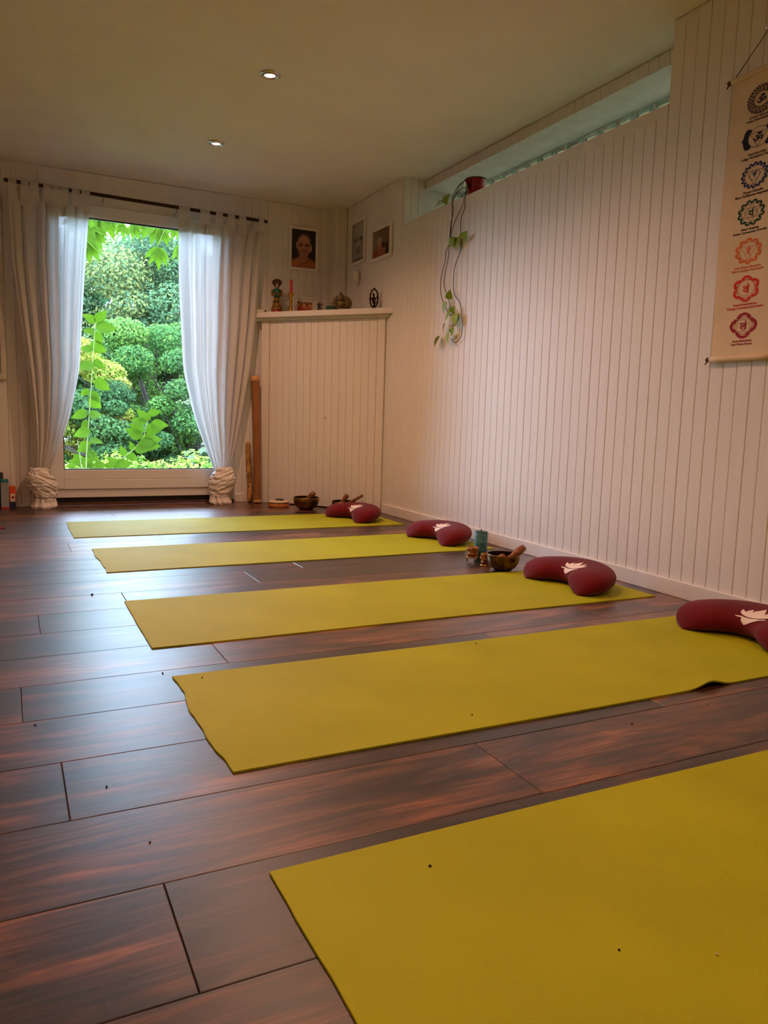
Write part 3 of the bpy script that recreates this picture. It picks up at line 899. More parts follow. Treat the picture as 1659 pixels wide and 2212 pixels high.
dr_ = thing('round_drum', 'small flat round wooden drum with cream top beside bamboo canes', 'drum', (1.822, 5.475, 0))
MB().lathe([(0.0, 0.0), (0.070, 0.0), (0.078, 0.004), (0.079, 0.024), (0.076, 0.030)], 40, caps=False).build('body', M['drumwood'], dr_, auto=40)
MB().lathe([(0.074, 0.030), (0.075, 0.034), (0.0, 0.034)], 40, caps=False).build('dark_band', M['dark'], dr_, auto=40)
MB().lathe([(0.070, 0.033), (0.079, 0.036), (0.079, 0.043), (0.070, 0.048), (0.0, 0.050)], 40, caps=False).build('cream_top', M['cream'], dr_, auto=40)
o = MB().lathe([(0.026, 0.0), (0.034, 0.0), (0.034, 0.006), (0.026, 0.006), (0.026, 0.0)], 32, caps=False).build('metal_ring', M['steel'], dr_, (0.004, -0.008, 0.050), smooth=False)
MB().lathe([(0.0, 0.004), (0.030, 0.004), (0.036, 0.008), (0.030, 0.011), (0.0, 0.011)], 32, caps=False).build('dark_cap', M['darkmetal'], dr_, (0.004, -0.008, 0.048), smooth=True)

c = thing('pillar_candle', 'teal marbled pillar candle beside the brown singing bowl', 'candle', (2.108, 3.165, 0))
MB().lathe([(0.0, 0.0), (0.031, 0.0), (0.032, 0.002), (0.032, 0.141), (0.030, 0.1445), (0.024, 0.141), (0.0, 0.139)], 36, caps=False).build('wax', M['teal_wax'], c, auto=50)
MB().lathe([(0.0285, 0.1442), (0.0322, 0.1425), (0.0322, 0.138)], 36, caps=False).build('dark_rim', M['teal_dark'], c, smooth=True)
MB().tube([(0, 0, 0.138), (0.001, 0, 0.148), (-0.002, 0, 0.156)], 0.0022, 8).build('wick', M['wick'], c, smooth=True)

def holder(label, x, y, r, h, legs, seed):
    r_ = random.Random(seed)
    t = thing('tealight_holder', label, 'candle holder', (x, y, 0), 0, 'ornate golden tealight holders')
    z0 = 0.022 if legs else 0.004
    MB().lathe([(0.0, z0), (r * 0.8, z0), (r * 0.86, z0 + 0.003), (r * 0.88, h * 0.8), (r * 1.0, h), (r * 0.95, h), (r * 0.82, h * 0.82), (r * 0.8, z0 + 0.006), (0.0, z0 + 0.006)], 28, caps=False).build('cup', M['amber'], t, smooth=True)
    mb = MB()
    for k in range(9):
        a = 2 * PI * k / 9
        pts = []
        for i in range(9):
            s = i / 8
            an = a + 0.36 * math.sin(s * PI * 2 + k % 2 * PI)
            rr = r * (0.90 + 0.07 * math.sin(s * PI))
            pts.append((rr * math.cos(an), rr * math.sin(an), z0 + (h - z0) * s * 0.92))
        mb.tube(pts, 0.0022, 6)
    for z, q in ((z0 + 0.002, 0.90), (h * 0.58, 0.97), (h * 0.95, 1.0)):
        mb.tube([(r * q * math.cos(2 * PI * k / 24), r * q * math.sin(2 * PI * k / 24), z) for k in range(25)], 0.0026, 6)
    mb.build('filigree', M['gold'], t, smooth=True)
    if legs:
        for k in range(3):
            a = 2 * PI * k / 3 + 0.5
            MB().tube([(r * 0.86 * math.cos(a), r * 0.86 * math.sin(a), z0 + 0.006), (r * 0.98 * math.cos(a), r * 0.98 * math.sin(a), z0 * 0.7), (r * 0.88 * math.cos(a), r * 0.88 * math.sin(a), z0 * 0.35), (r * 0.97 * math.cos(a), r * 0.97 * math.sin(a), 0.002)], [0.003, 0.004, 0.003, 0.0025], 7).build('leg', M['gold'], t, smooth=True)
    else:
        MB().lathe([(0.0, 0.0), (r * 1.12, 0.0), (r * 1.14, 0.004), (r * 0.9, 0.008), (0.0, 0.008)], 28, caps=False).build('base', M['gold'], t, smooth=True)
        mb = MB()
        for k in range(7):
            a = 2 * PI * k / 7
            mb.ball((r * 0.95 * math.cos(a), r * 0.95 * math.sin(a), h * (0.32 + 0.3 * (k % 2))), (0.008, 0.008, 0.010), 8, 6)
        mb.build('knobs', M['gold'], t, smooth=True)
    return t
holder('amber tealight holder on thin golden legs in front of the teal candle', 2.043, 3.135, 0.0285, 0.072, True, 1)
holder('knobbly golden tealight holder between the teal candle and the bowl', 2.047, 3.025, 0.0235, 0.060, False, 2)

# ================================================================== bamboo canes
t = thing('rain_stick', 'tall orange-brown bamboo rain stick leaning beside the corner cupboard', 'rain stick', (1.733, 5.735, 0))
pa = []; ra = []
for i in range(40):
    s = i / 39
    z = 0.004 + 0.972 * s
    pa.append((0.004 * math.sin(3 * s) - 0.008 * s, 0.052 * s, z))
    nd = min(abs(s - q) for q in (0.06, 0.36, 0.66, 0.95))
    ra.append(0.0285 + 0.0035 * s + 0.0012 * math.exp(-(nd / 0.012) ** 2))
MB().tube(pa, ra, 20).build('cane', M['bamboo'], t, smooth=True)
for a, b in ((0.0, 0.022), (0.945, 0.992)):
    pp = [(0.004 * math.sin(3 * s) - 0.008 * s, 0.052 * s, 0.003 + 0.978 * s) for s in (a, (a + b) / 2, b)]
    MB().tube(pp, [0.0305 + 0.003 * a, 0.032 + 0.003 * a, 0.031 + 0.003 * a], 20).build('end_band', M['bamboo_end'], t, smooth=True)
MB().ball((-0.022, -0.012 + 0.052 * 0.48, 0.46), (0.006, 0.008, 0.006), 8, 6).build('knot', M['cane_end'], t, smooth=True)
t = thing('rain_stick', 'short dark-blotched cactus rain stick beside the tall bamboo one', 'rain stick', (1.690, 5.785, 0))
pa = []; ra = []
for i in range(30):
    s = i / 29
    pa.append((0.003 * math.sin(5 * s) - 0.006 * s, 0.035 * s, 0.002 + 0.462 * s))
    ra.append(0.0205 + 0.0018 * math.sin(s * 13) + (-0.006 if i in (0, 29) else 0))
MB().tube(pa, ra, 16).build('cane', M['cactus'], t, smooth=True)
mb = MB()
for k in range(26):
    s = rnd.uniform(0.03, 0.97); a = rnd.uniform(PI, 2 * PI)
    mb.ball((0.021 * math.cos(a) - 0.006 * s, 0.021 * math.sin(a) + 0.035 * s, 0.002 + 0.462 * s), (0.0035, 0.0035, 0.005), 6, 4)
mb.build('thorn_pegs', M['cane_end'], t)['kind'] = 'stuff'
MB().ball((-0.006, 0.035, 0.462), (0.016, 0.016, 0.006), 12, 6).build('end_plug', M['cane_end'], t, smooth=True)

# ================================================================== things on the shelf
# figurine with a cobra hood
t = thing('figurine', 'slim dark figurine with folded hands under a fan-shaped cobra hood', 'figurine', (1.872, 5.725, SZ), ang * 0.35)
MB().lathe([(0.0, 0), (0.040, 0), (0.042, 0.006), (0.038, 0.020), (0.026, 0.040), (0.0, 0.046)], 24, caps=False).build('red_base', M['fig_red'], t, smooth=True)
mb = MB()
for k in range(3):
    pts = []
    for i in range(33):
        a = 2 * PI * i / 32 + k
        rr = 0.034 - 0.005 * k
        pts.append((rr * math.cos(a), rr * math.sin(a), 0.018 + 0.020 * k + 0.018 * i / 32))
    mb.tube(pts, 0.010 - 0.001 * k, 8)
mb.build('coiled_tail', M['fig_gold'], t, smooth=True)
MB().lathe([(0.0, 0.03), (0.026, 0.04), (0.030, 0.075), (0.026, 0.105), (0.022, 0.118), (0.0, 0.12)], 20, caps=False).build('skirt', M['fig_dark'], t, smooth=True)
o = MB().tube([(0.024 * math.cos(a), -0.026, 0.080 + 0.024 * math.sin(a)) for a in [2 * PI * i / 20 for i in range(21)]], 0.0065, 8).build('tail_ring', M['fig_gold'], t, smooth=True)
MB().lathe([(0.0, 0.108), (0.021, 0.110), (0.023, 0.124), (0.030, 0.150), (0.031, 0.166), (0.022, 0.178), (0.008, 0.184), (0.0, 0.186)], 20, caps=False).build('torso', M['fig_green'], t, smooth=True)
mb = MB()
for s in (-1, 1):
    mb.tube([(s * 0.030, 0, 0.170), (s * 0.037, -0.006, 0.148), (s * 0.034, -0.014, 0.126), (s * 0.018, -0.028, 0.132), (s * 0.003, -0.034, 0.152)], [0.010, 0.009, 0.008, 0.006, 0.004], 10)
mb.build('folded_arms', M['fig_gold'], t, smooth=True)
MB().ball((0, -0.002, 0.198), (0.0115, 0.012, 0.0155), 14, 10).build('head', M['fig_skin'], t, smooth=True)
MB().lathe([(0.013, 0.204), (0.013, 0.210), (0.008, 0.222), (0.0, 0.232)], 16, (0, -0.001, 0), caps=False).build('crown', M['fig_gold'], t, smooth=True)
pts = []
for k in range(15):
    a = PI * (-0.10 + 1.2 * k / 14)
    rr = 0.037 * (1 + 0.06 * math.cos(k * PI))
    pts.append((rr * math.cos(a), 0.228 + 0.024 * math.sin(a)))
outl = [(0.010, 0.186)] + [p for p in pts] + [(-0.010, 0.186)]
nn = len(outl)
mb = MB()
vv = [(x, 0.008, z) for x, z in outl] + [(x, 0.018, z) for x, z in outl]
mb.add(vv, [tuple(range(nn)), tuple(range(2 * nn - 1, nn - 1, -1))] + [(i, nn + i, nn + (i + 1) % nn, (i + 1) % nn) for i in range(nn)])
for k in range(5):
    a = PI * (0.08 + 0.84 * k / 4)
    mb.ball((0.030 * math.cos(a), 0.004, 0.228 + 0.022 * math.sin(a)), (0.006, 0.008, 0.007), 8, 6)
mb.build('cobra_hood', M['fig_dark'], t)

# small white lighter
t = thing('lighter', 'small white lighter lying at the left end of the shelf', 'lighter', (1.764, 5.768, SZ), 0.15)
bev(MB().box(-0.035, 0.024, -0.010, 0.010, 0, 0.020).build('body', M['card_white'], t), 0.003)
bev(MB().box(0.024, 0.036, -0.009, 0.009, 0.001, 0.019).build('cap', M['dark'], t), 0.002)

# candlestick and candle
t = thing('candlestick', 'slender brass candlestick holding a rose candle', 'candlestick', (1.972, 5.690, SZ))
MB().lathe([(0.0, 0), (0.024, 0), (0.024, 0.005), (0.017, 0.010), (0.0145, 0.020), (0.0125, 0.06), (0.0125, 0.110), (0.014, 0.132), (0.020, 0.140), (0.028, 0.147), (0.028, 0.150), (0.014, 0.148), (0.012, 0.143), (0.0, 0.143)], 28, caps=False).build('stem', M['brass'], t, smooth=True)
t = thing('taper_candle', 'rose-red taper candle standing in the brass candlestick', 'candle', (1.972, 5.690, SZ + 0.1435))
MB().lathe([(0.0, 0), (0.0115, 0), (0.0115, 0.104), (0.009, 0.107), (0.0, 0.106)], 20, caps=False).build('wax', M['red_wax'], t, auto=50)
MB().tube([(0, 0, 0.105), (0.001, 0, 0.112)], 0.0014, 6).build('wick', M['wick'], t)

# ---- printed photographs
def ell(u, v, cu, cv, ru, rv, soft=0.12):
    d = math.hypot((u - cu) / ru, (v - cv) / rv)
    return max(0.0, min(1.0, (1 + soft - d) / (2 * soft)))
def lerp(a, b, t_): return tuple(x + (y - x) * t_ for x, y in zip(a, b))
def monk(u, v):
    c = (52, 50, 44)
    c = lerp(c, (186, 112, 72), ell(u, v, 0.5, -0.06, 0.66, 0.34, 0.05))                 # robe / shoulders
    c = lerp(c, (176, 116, 96), ell(u, v, 0.42, 0.18, 0.20, 0.12, 0.3))
    if v < 0.28 and abs((v - 0.02) - (u - 0.28) * 0.42) < 0.018: c = lerp(c, (128, 72, 44), 0.7)
    if v < 0.22 and abs((v + 0.02) - (u - 0.66) * 0.9) < 0.016: c = lerp(c, (140, 84, 50), 0.6)
    c = lerp(c, (172, 118, 100), ell(u, v, 0.50, 0.30, 0.17, 0.14, 0.15))                 # neck
    c = lerp(c, (186, 150, 138), ell(u, v, 0.235, 0.58, 0.045, 0.09, 0.2))
    c = lerp(c, (190, 150, 138), ell(u, v, 0.80, 0.53, 0.05, 0.095, 0.2))
    c = lerp(c, (178, 122, 104), ell(u, v, 0.515, 0.585, 0.285, 0.29, 0.06))               # head
    c = lerp(c, (180, 124, 108), ell(u, v, 0.52, 0.42, 0.19, 0.16, 0.15))
    c = lerp(c, (206, 150, 128), ell(u, v, 0.55, 0.76, 0.15, 0.09, 0.7))
    for ex in (0.39, 0.64):
        c = lerp(c, (96, 60, 50), ell(u, v, ex, 0.605, 0.085, 0.030, 0.5))
        c = lerp(c, (60, 38, 34), ell(u, v, ex, 0.595, 0.040, 0.013, 0.5))
    c = lerp(c, (198, 142, 124), ell(u, v, 0.52, 0.54, 0.035, 0.09, 0.6))
    c = lerp(c, (120, 72, 62), ell(u, v, 0.52, 0.478, 0.075, 0.016, 0.6))
    c = lerp(c, (120, 66, 58), ell(u, v, 0.51, 0.425 + 0.9 * (u - 0.51) ** 2, 0.135, 0.028, 0.4))
    c = lerp(c, (204, 168, 150), ell(u, v, 0.505, 0.428 + 0.9 * (u - 0.505) ** 2, 0.085, 0.011, 0.4))
    c = lerp(c, (150, 98, 86), ell(u, v, 0.52, 0.345, 0.06, 0.012, 0.6))
    return c
def greyface(u, v):
    c = (158, 152, 148)
    c = lerp(c, (150, 146, 144), ell(u, v, 0.5, 0.5, 0.52, 0.52, 0.2))
    c = lerp(c, (168, 164, 160), ell(u, v, 0.5, 0.76, 0.40, 0.20, 0.6))
    for ex in (0.30, 0.72):
        c = lerp(c, (84, 78, 76), ell(u, v, ex, 0.56, 0.16, 0.045, 0.6))
        c = lerp(c, (52, 48, 48), ell(u, v, ex, 0.545, 0.08, 0.022, 0.5))
    c = lerp(c, (180, 174, 168), ell(u, v, 0.53, 0.46, 0.07, 0.12, 0.6))
    c = lerp(c, (84, 78, 76), ell(u, v, 0.53, 0.335, 0.17, 0.022, 0.7))
    c = lerp(c, (66, 60, 58), ell(u, v, 0.50, 0.255, 0.20, 0.022, 0.6))
    c = lerp(c, (92, 86, 84), ell(u, v, 0.50, 0.190, 0.09, 0.02, 0.7))
    c = lerp(c, (104, 98, 96), max(0, 1 - u / 0.16) * 0.6)
    c = lerp(c, (84, 80, 78), ell(u, v, 0.5, -0.03, 0.5, 0.10, 0.5))
    return c
def seated(u, v):
    c = (112, 92, 66) if v > 0.48 else (62, 42, 30)
    c = lerp(c, (134, 118, 92), ell(u, v, 0.14, 0.6, 0.12, 0.7, 0.5))
    c = lerp(c, (160, 84, 60), ell(u, v, 0.36, 0.05, 0.36, 0.36, 0.15))
    c = lerp(c, (150, 60, 52), ell(u, v, 0.12, 0.05, 0.20, 0.22, 0.3))
    c = lerp(c, (176, 116, 96), ell(u, v, 0.38, 0.40, 0.10, 0.14, 0.25))
    c = lerp(c, (186, 170, 140), ell(u, v, 0.38, 0.58, 0.13, 0.16, 0.2))
    c = lerp(c, (176, 130, 104), ell(u, v, 0.38, 0.54, 0.085, 0.10, 0.25))
    c = lerp(c, (228, 214, 200), ell(u, v, 0.70, 0.24, 0.030, 0.085, 0.3))
    c = lerp(c, (40, 30, 26), ell(u, v, 0.84, 0.22, 0.13, 0.14, 0.3))
    return c
def group_photo(u, v):
    c = (214, 150, 104)
    if v > 0.82: c = (150, 104, 70)
    c = lerp(c, (204, 74, 52), ell(u, v, 0.20, 0.10, 0.24, 0.45, 0.15))
    c = lerp(c, (120, 62, 44), ell(u, v, 0.25, 0.66, 0.06, 0.15, 0.25))
    c = lerp(c, (206, 104, 74), ell(u, v, 0.68, 0.14, 0.24, 0.42, 0.15))
    c = lerp(c, (126, 66, 46), ell(u, v, 0.64, 0.70, 0.07, 0.16, 0.25))
    for k in range(6):
        c = lerp(c, (140, 56, 40), ell(u, v, 0.36 + 0.11 * k, 0.12 + 0.07 * (k % 2), 0.035, 0.12, 0.4) * 0.6)
    return c
def photo_mesh(fn, wd, ht, nu, nv):
    vv = [(-wd / 2 + wd * i / (nu - 1), 0, -ht / 2 + ht * j / (nv - 1)) for j in range(nv) for i in range(nu)]
    ff = [(j * nu + i, j * nu + i + 1, (j + 1) * nu + i + 1, (j + 1) * nu + i) for j in range(nv - 1) for i in range(nu - 1)]
    me = bpy.data.meshes.new('photo_print'); me.from_pydata(vv, [], ff); me.update()
    a = me.color_attributes.new('Col', 'FLOAT_COLOR', 'POINT')
    cols = []
    for j in range(nv):
        for i in range(nu):
            cols += [*s2l(fn(i / (nu - 1), j / (nv - 1))), 1.0]
    a.data.foreach_set('color', cols)
    me.materials.append(M['photo'])
    return me
def picture(label, loc, rot, wd, ht, fw_, fn, nu, nv, mount=0.0, dp=0.016):
    """framed photograph; local front is -y, origin at the middle of the back"""
    t = thing('picture_frame', label, 'picture frame', loc)
    t.rotation_euler = rot
    a, b = wd / 2, ht / 2
    mb = MB()
    mb.box(-a, a, -dp, 0, b - fw_, b); mb.box(-a, a, -dp, 0, -b, -b + fw_)
    mb.box(-a, -a + fw_, -dp, 0, -b + fw_, b - fw_); mb.box(a - fw_, a, -dp, 0, -b + fw_, b - fw_)
    bev(mb.build('frame', M['frame'], t), 0.002)
    if mount:
        MB().box(-a + fw_, a - fw_, -dp * 0.45, -0.001, -b + fw_, b - fw_).build('mount', M['card_white'], t)
    o = link('photo_print', photo_mesh(fn, wd - 2 * fw_ - 2 * mount, ht - 2 * fw_ - 2 * mount, nu, nv), t, (0, -dp * 0.5 - 0.0004, 0))
    return t
picture('white-framed colour portrait of a smiling bald person in orange robe', (2.126, YF - 0.001, 1.975), (0, 0, 0), 0.238, 0.326, 0.020, monk, 60, 84)
picture('white-framed grey close-up portrait in the room corner', (XR - 0.001, 5.497, 2.002), (0, 0, -PI / 2), 0.262, 0.328, 0.021, greyface, 50, 64)
picture('white-framed dark photo of a seated figure in orange cloth', (XR - 0.004, 5.076, 1.918), (0, 0, -PI / 2), 0.316, 0.224, 0.019, seated, 60, 44, dp=0.02)
picture('white-matted little photo of robed figures leaning on shelf', (2.128, 5.815, SZ + 0.077), (-0.13, 0, 0), 0.205, 0.152, 0.016, group_photo, 50, 36, mount=0.024)

# faint white-painted mark on the right wall, modelled as a raised shape
t = thing('white_wall_piece', 'faint white mark below the grey portrait, modelled as a small raised shape', 'lamp', (XR, 5.475, 1.69))
MB().lathe([(0.0, 0.0), (0.022, 0.004), (0.026, 0.03), (0.026, 0.075), (0.022, 0.088), (0.0, 0.09)], 24, caps=False).build('rounded_body', M['board'], t, (-0.030, 0, 0.006), smooth=True)
MB().tube([(0.0, 0.004, -0.012), (-0.016, 0.004, -0.016), (-0.028, 0.002, 0.006)], 0.005, 8).build('arm', M['frame'], t, smooth=True)

# tiny dark figurine, green cup, relief head, open dark figurine
t = thing('figurine', 'tiny dark many-armed metal figurine in front of the leaning photo', 'figurine', (2.086, 5.385, SZ))
mb = MB().box(-0.016, 0.016, -0.008, 0.008, 0, 0.008)
mb.build('plinth', M['darkmetal'], t)
mb = MB().tube([(-0.008, 0, 0.006), (-0.006, 0, 0.022), (0.002, 0, 0.034), (0.002, 0, 0.046)], [0.005, 0.006, 0.007, 0.004], 8).ball((0.003, 0, 0.052), 0.0065, 8, 6)
for s, a in ((-1, 0.2), (-1, 0.9), (1, 0.3), (1, 1.0)):
    mb.tube([(0.002, 0, 0.038), (0.002 + s * 0.014, -0.003, 0.038 + 0.006 * a), (0.002 + s * 0.021, -0.006, 0.038 + 0.016 * a)], 0.0028, 6)
mb.tube([(0.006, 0, 0.022), (0.016, -0.004, 0.024), (0.014, -0.004, 0.008)], 0.004, 6)
mb.build('figure', M['darkmetal'], t, smooth=True)
t = thing('tealight_cup', 'low dark green tealight cup in front of the relief', 'cup', (2.152, 5.330, SZ))
MB().lathe([(0.0, 0), (0.030, 0), (0.033, 0.004), (0.034, 0.030), (0.031, 0.030), (0.030, 0.006), (0.0, 0.006)], 28, caps=False).build('cup', M['green_glass'], t, auto=40)
t = thing('relief', 'rounded gilded stone relief of a meditating figure on the shelf', 'sculpture', (2.245, 5.345, SZ), -0.42)
def disc(u, v):
    a = 2 * PI * u
    r = v
    x = 0.076 * r * math.cos(a); z = 0.060 + 0.062 * r * math.sin(a)
    if z < 0: z = 0.0
    y = -0.010 * (1 - r ** 6) - 0.004 * math.sin(9 * a) * r * (1 - r)
    return (x, y, z)
MB().grid(disc, 48, 10, close_u=True).grid(lambda u, v: (disc(u, 1)[0], 0.022 * v, disc(u, 1)[2]), 48, 2, close_u=True).grid(lambda u, v: (disc(u, 1 - v)[0], 0.022, disc(u, 1 - v)[2]), 48, 4, close_u=True).build('disc', M['stone'], t, smooth=True)
mb = MB()
mb.ball((-0.006, -0.016, 0.098), (0.022, 0.018, 0.026), 16, 10).ball((-0.006, -0.012, 0.128), (0.012, 0.012, 0.014), 12, 8)
mb.lathe([(0.0, 0.02), (0.030, 0.026), (0.036, 0.060), (0.022, 0.076), (0.0, 0.08)], 20, (-0.006, -0.008, 0), caps=False)
mb.tube([(-0.038, -0.010, 0.068), (-0.052, -0.016, 0.040), (-0.030, -0.030, 0.020), (0.0, -0.034, 0.020)], [0.012, 0.011, 0.009, 0.007], 10)
mb.tube([(0.026, -0.010, 0.068), (0.042, -0.016, 0.040), (0.020, -0.030, 0.020), (-0.01, -0.034, 0.020)], [0.012, 0.011, 0.009, 0.007], 10)
mb.tube([(-0.060, -0.014, 0.010), (-0.02, -0.028, 0.008), (0.02, -0.028, 0.008), (0.052, -0.014, 0.010)], [0.010, 0.012, 0.012, 0.010], 10)
mb.build('figure', M['stone'], t, smooth=True)
t = thing('figurine', 'dark openwork figurine inside a pointed ring at shelf end', 'figurine', (2.385, 5.085, SZ), -0.75)
MB().lathe([(0.0, 0), (0.026, 0), (0.027, 0.006), (0.018, 0.014), (0.0, 0.015)], 20, caps=False).build('base', M['darkmetal'], t, smooth=True)
ring = []
for i in range(29):
    a = -PI / 2 + 2 * PI * i / 28
    ring.append((0.029 * math.cos(a), 0, 0.078 + 0.062 * math.sin(a) + (0.010 if abs(i - 14) < 1 else 0)))
mb = MB().tube(ring, 0.0055, 8)
for i in range(1, 28, 2):
    mb.ball((ring[i][0] * 1.16, 0, 0.078 + (ring[i][2] - 0.078) * 1.08), (0.0045, 0.004, 0.006), 6, 5)
mb.build('flame_ring', M['darkmetal'], t, smooth=True)
mb = MB().tube([(0.0, -0.002, 0.012), (0.004, -0.002, 0.036), (-0.003, -0.002, 0.056), (-0.002, -0.002, 0.080), (-0.002, -0.002, 0.092)], [0.006, 0.008, 0.010, 0.010, 0.005], 10).ball((-0.002, -0.003, 0.103), (0.009, 0.009, 0.011), 10, 8)
mb.tube([(0.002, -0.003, 0.050), (0.018, -0.008, 0.052), (0.006, -0.010, 0.036)], [0.007, 0.006, 0.004], 8)
for s in (-1, 1):
    mb.tube([(s * 0.006, -0.002, 0.084), (s * 0.020, -0.004, 0.078), (s * 0.025, -0.004, 0.096)], [0.005, 0.004, 0.003], 8)
    mb.tube([(s * 0.006, -0.002, 0.082), (s * 0.018, -0.006, 0.066), (s * 0.008, -0.012, 0.064)], [0.005, 0.004, 0.003], 8)
mb.build('dancing_figure', M['darkmetal'], t, smooth=True)

# ================================================================== hanging scroll
SY0, SY1, SZ0, SZ1 = 2.130, 1.866, 0.944, 1.948
sc_ = thing('wall_scroll', 'cream cloth wall scroll printed with seven coloured chakra emblems', 'wall hanging', (XR, (SY0 + SY1) / 2, SZ0))
SX = -0.018
SWD = SY0 - SY1; SHT = SZ1 - SZ0
def cloth(u, v):
    y = SWD / 2 - SWD * u
    z = SHT * v
    x = SX + 0.004 * math.sin(2 * PI * v * 1.3 + 0.6) + 0.0025 * math.sin(PI * u) * (1 - v) - 0.0015 * math.cos(2 * PI * u) * math.sin(5 * v)
    return (x, y, z)
def cloth_x(y, z): return cloth((SWD / 2 - y) / SWD, z / SHT)[0]
mb = MB().grid(cloth, 24, 60)
mb.grid(lambda u, v: (cloth(1 - u, v)[0] + 0.0015, cloth(1 - u, v)[1], cloth(1 - u, v)[2]), 24, 60)
mb.build('cloth', M['scroll'], sc_, smooth=True)
for z, nm in ((SHT, 'top_hem'), (0.004, 'bottom_hem')):
    MB().tube([(SX + 0.002, SWD / 2 - 0.001 - (SWD - 0.002) * k / 6, z) for k in range(7)], 0.0105, 12).build(nm, M['scroll'], sc_, smooth=True)
    o = MB().tube([(SX + 0.002, SWD / 2 + 0.016, z), (SX + 0.002, -SWD / 2 - 0.016, z)], 0.007, 12).build('dowel', M['dowel'], sc_, smooth=True)
    for s in (-1, 1):
        mb = MB().ball((SX + 0.002, s * (SWD / 2 + 0.013), z), (0.009, 0.0075, 0.009), 10, 8)
        mb.tube([(SX, s * (SWD / 2 + 0.013), z - 0.006), (SX - 0.004, s * (SWD / 2 + 0.018), z - 0.018)], 0.0025, 6)
        mb.build('cord_knot', M['cord'], sc_, smooth=True)
MB().tube([(SX, SWD / 2 + 0.010 - 0.02, SHT + 0.006), (SX + 0.006, 0.0, SHT + 0.128), (SX, -SWD / 2 - 0.010 + 0.02, SHT + 0.006)], 0.0016, 6).build('cord', M['cord'], sc_, smooth=True)
MB().tube([(0.0, 0.0, SHT + 0.128), (SX - 0.002, 0.0, SHT + 0.130), (SX - 0.004, 0, SHT + 0.138)], 0.003, 8).build('nail', M['steel'], sc_)

EX, EZ = 1.24, 0.99      # emblems are a little wider than tall
def flat_obj(name, tris_pts, ink, label=None, lift=0.0008):
    """polygons in (a, b) emblem coordinates -> mesh lying on the cloth. a to the viewer's right (-y), b up"""
    mb = MB()
    for poly in tris_pts:
        n = len(poly)
        mb.add([(cloth_x(-a, b) - lift, -a, b) for a, b in poly], [tuple(range(n))])
    o = mb.build(name, ink, sc_)
    if label: o['label'] = label
    return o
def ringpoly(ca, cb, r1, r2, n=48):
    out = []
    for k in range(n):
        a0_, a1_ = 2 * PI * k / n, 2 * PI * (k + 1) / n
        out.append([(ca + r1 * math.cos(a0_) * EX, cb + r1 * math.sin(a0_)), (ca + r2 * math.cos(a0_) * EX, cb + r2 * math.sin(a0_)),
                    (ca + r2 * math.cos(a1_) * EX, cb + r2 * math.sin(a1_)), (ca + r1 * math.cos(a1_) * EX, cb + r1 * math.sin(a1_))])
    return out
def stroke(p, q, wd):
    d = Vector((q[0] - p[0], q[1] - p[1])); n = Vector((-d.y, d.x)).normalized() * wd / 2
    return [(p[0] - n.x, p[1] - n.y), (q[0] - n.x, q[1] - n.y), (q[0] + n.x, q[1] + n.y), (p[0] + n.x, p[1] + n.y)]
def petals(ca, cb, r0, r1, n, ph=0.0, hollow=0.45, width=1.0):
    """ring of pointed petals with a hollow core"""
    out = []
    for k in range(n):
        c = 2 * PI * k / n + ph; h = PI / n * width
        def P_(r, a): return (ca + r * math.cos(a) * EX, cb + r * math.sin(a))
        mid = (r0 + r1) / 2
        outer = [P_(r0, c - h), P_(mid, c - h * 0.92), P_(r0 + (r1 - r0) * 0.82, c - h * 0.45), P_(r1, c), P_(r0 + (r1 - r0) * 0.82, c + h * 0.45), P_(mid, c + h * 0.92), P_(r0, c + h)]
        if hollow:
            ri = r0 + (r1 - r0) * hollow
            inner = [P_(r0, c - h * 0.35), P_(r0 + (ri - r0) * 0.5, c - h * 0.42), P_(r0 + (ri - r0) * 0.8, c - h * 0.25), P_(ri, c), P_(r0 + (ri - r0) * 0.8, c + h * 0.25), P_(r0 + (ri - r0) * 0.5, c + h * 0.42), P_(r0, c + h * 0.35)]
            for i in range(6):
                out.append([outer[i], outer[i + 1], inner[i + 1], inner[i]])
        else:
            out.append(outer)
    return out
def tri(ca, cb, r, wd, upw=False, r_ang=0):
    s = 1 if upw else -1
    P3 = [(ca + r * math.cos(a) * EX, cb + s * r * math.sin(a)) for a in (PI / 2, PI / 2 + 2 * PI / 3, PI / 2 - 2 * PI / 3)]
    return [stroke(P3[i], P3[(i + 1) % 3], wd) for i in range(3)]
def text_mesh(body, size, align='CENTER', bold=0.0, shear=0.0):
    cu = bpy.data.curves.new('lettering', 'FONT'); cu.body = body; cu.size = size; cu.align_x = align; cu.offset = bold; cu.shear = shear
    cu.resolution_u = 4
    ob = bpy.data.objects.new('lettering_tmp', cu); COL.objects.link(ob)
    bpy.context.view_layer.update()
    me = bpy.data.meshes.new_from_object(ob.evaluated_get(bpy.context.evaluated_depsgraph_get()))
    bpy.data.objects.remove(ob); bpy.data.curves.remove(cu)
    return me
def put_text(name, body, ca, cb, size, ink, bold=0.0, sx=1.0, centre_v=False, shear=0.0):
    me = text_mesh(body, size, bold=bold, shear=shear)
    if not len(me.vertices): return None
    co = np.array([v.co[:] for v in me.vertices])
    mid = (co[:, 0].min() + co[:, 0].max()) / 2
    mv = (co[:, 1].min() + co[:, 1].max()) / 2 if centre_v else 0
    for v in me.vertices:
        a = ca + (v.co.x - mid) * sx; b = cb + v.co.y - mv
        v.co = (cloth_x(-a, b) - 0.0011, -a, b)
    me.update(); me.materials.clear(); me.materials.append(ink)
    return link(name, me, sc_)
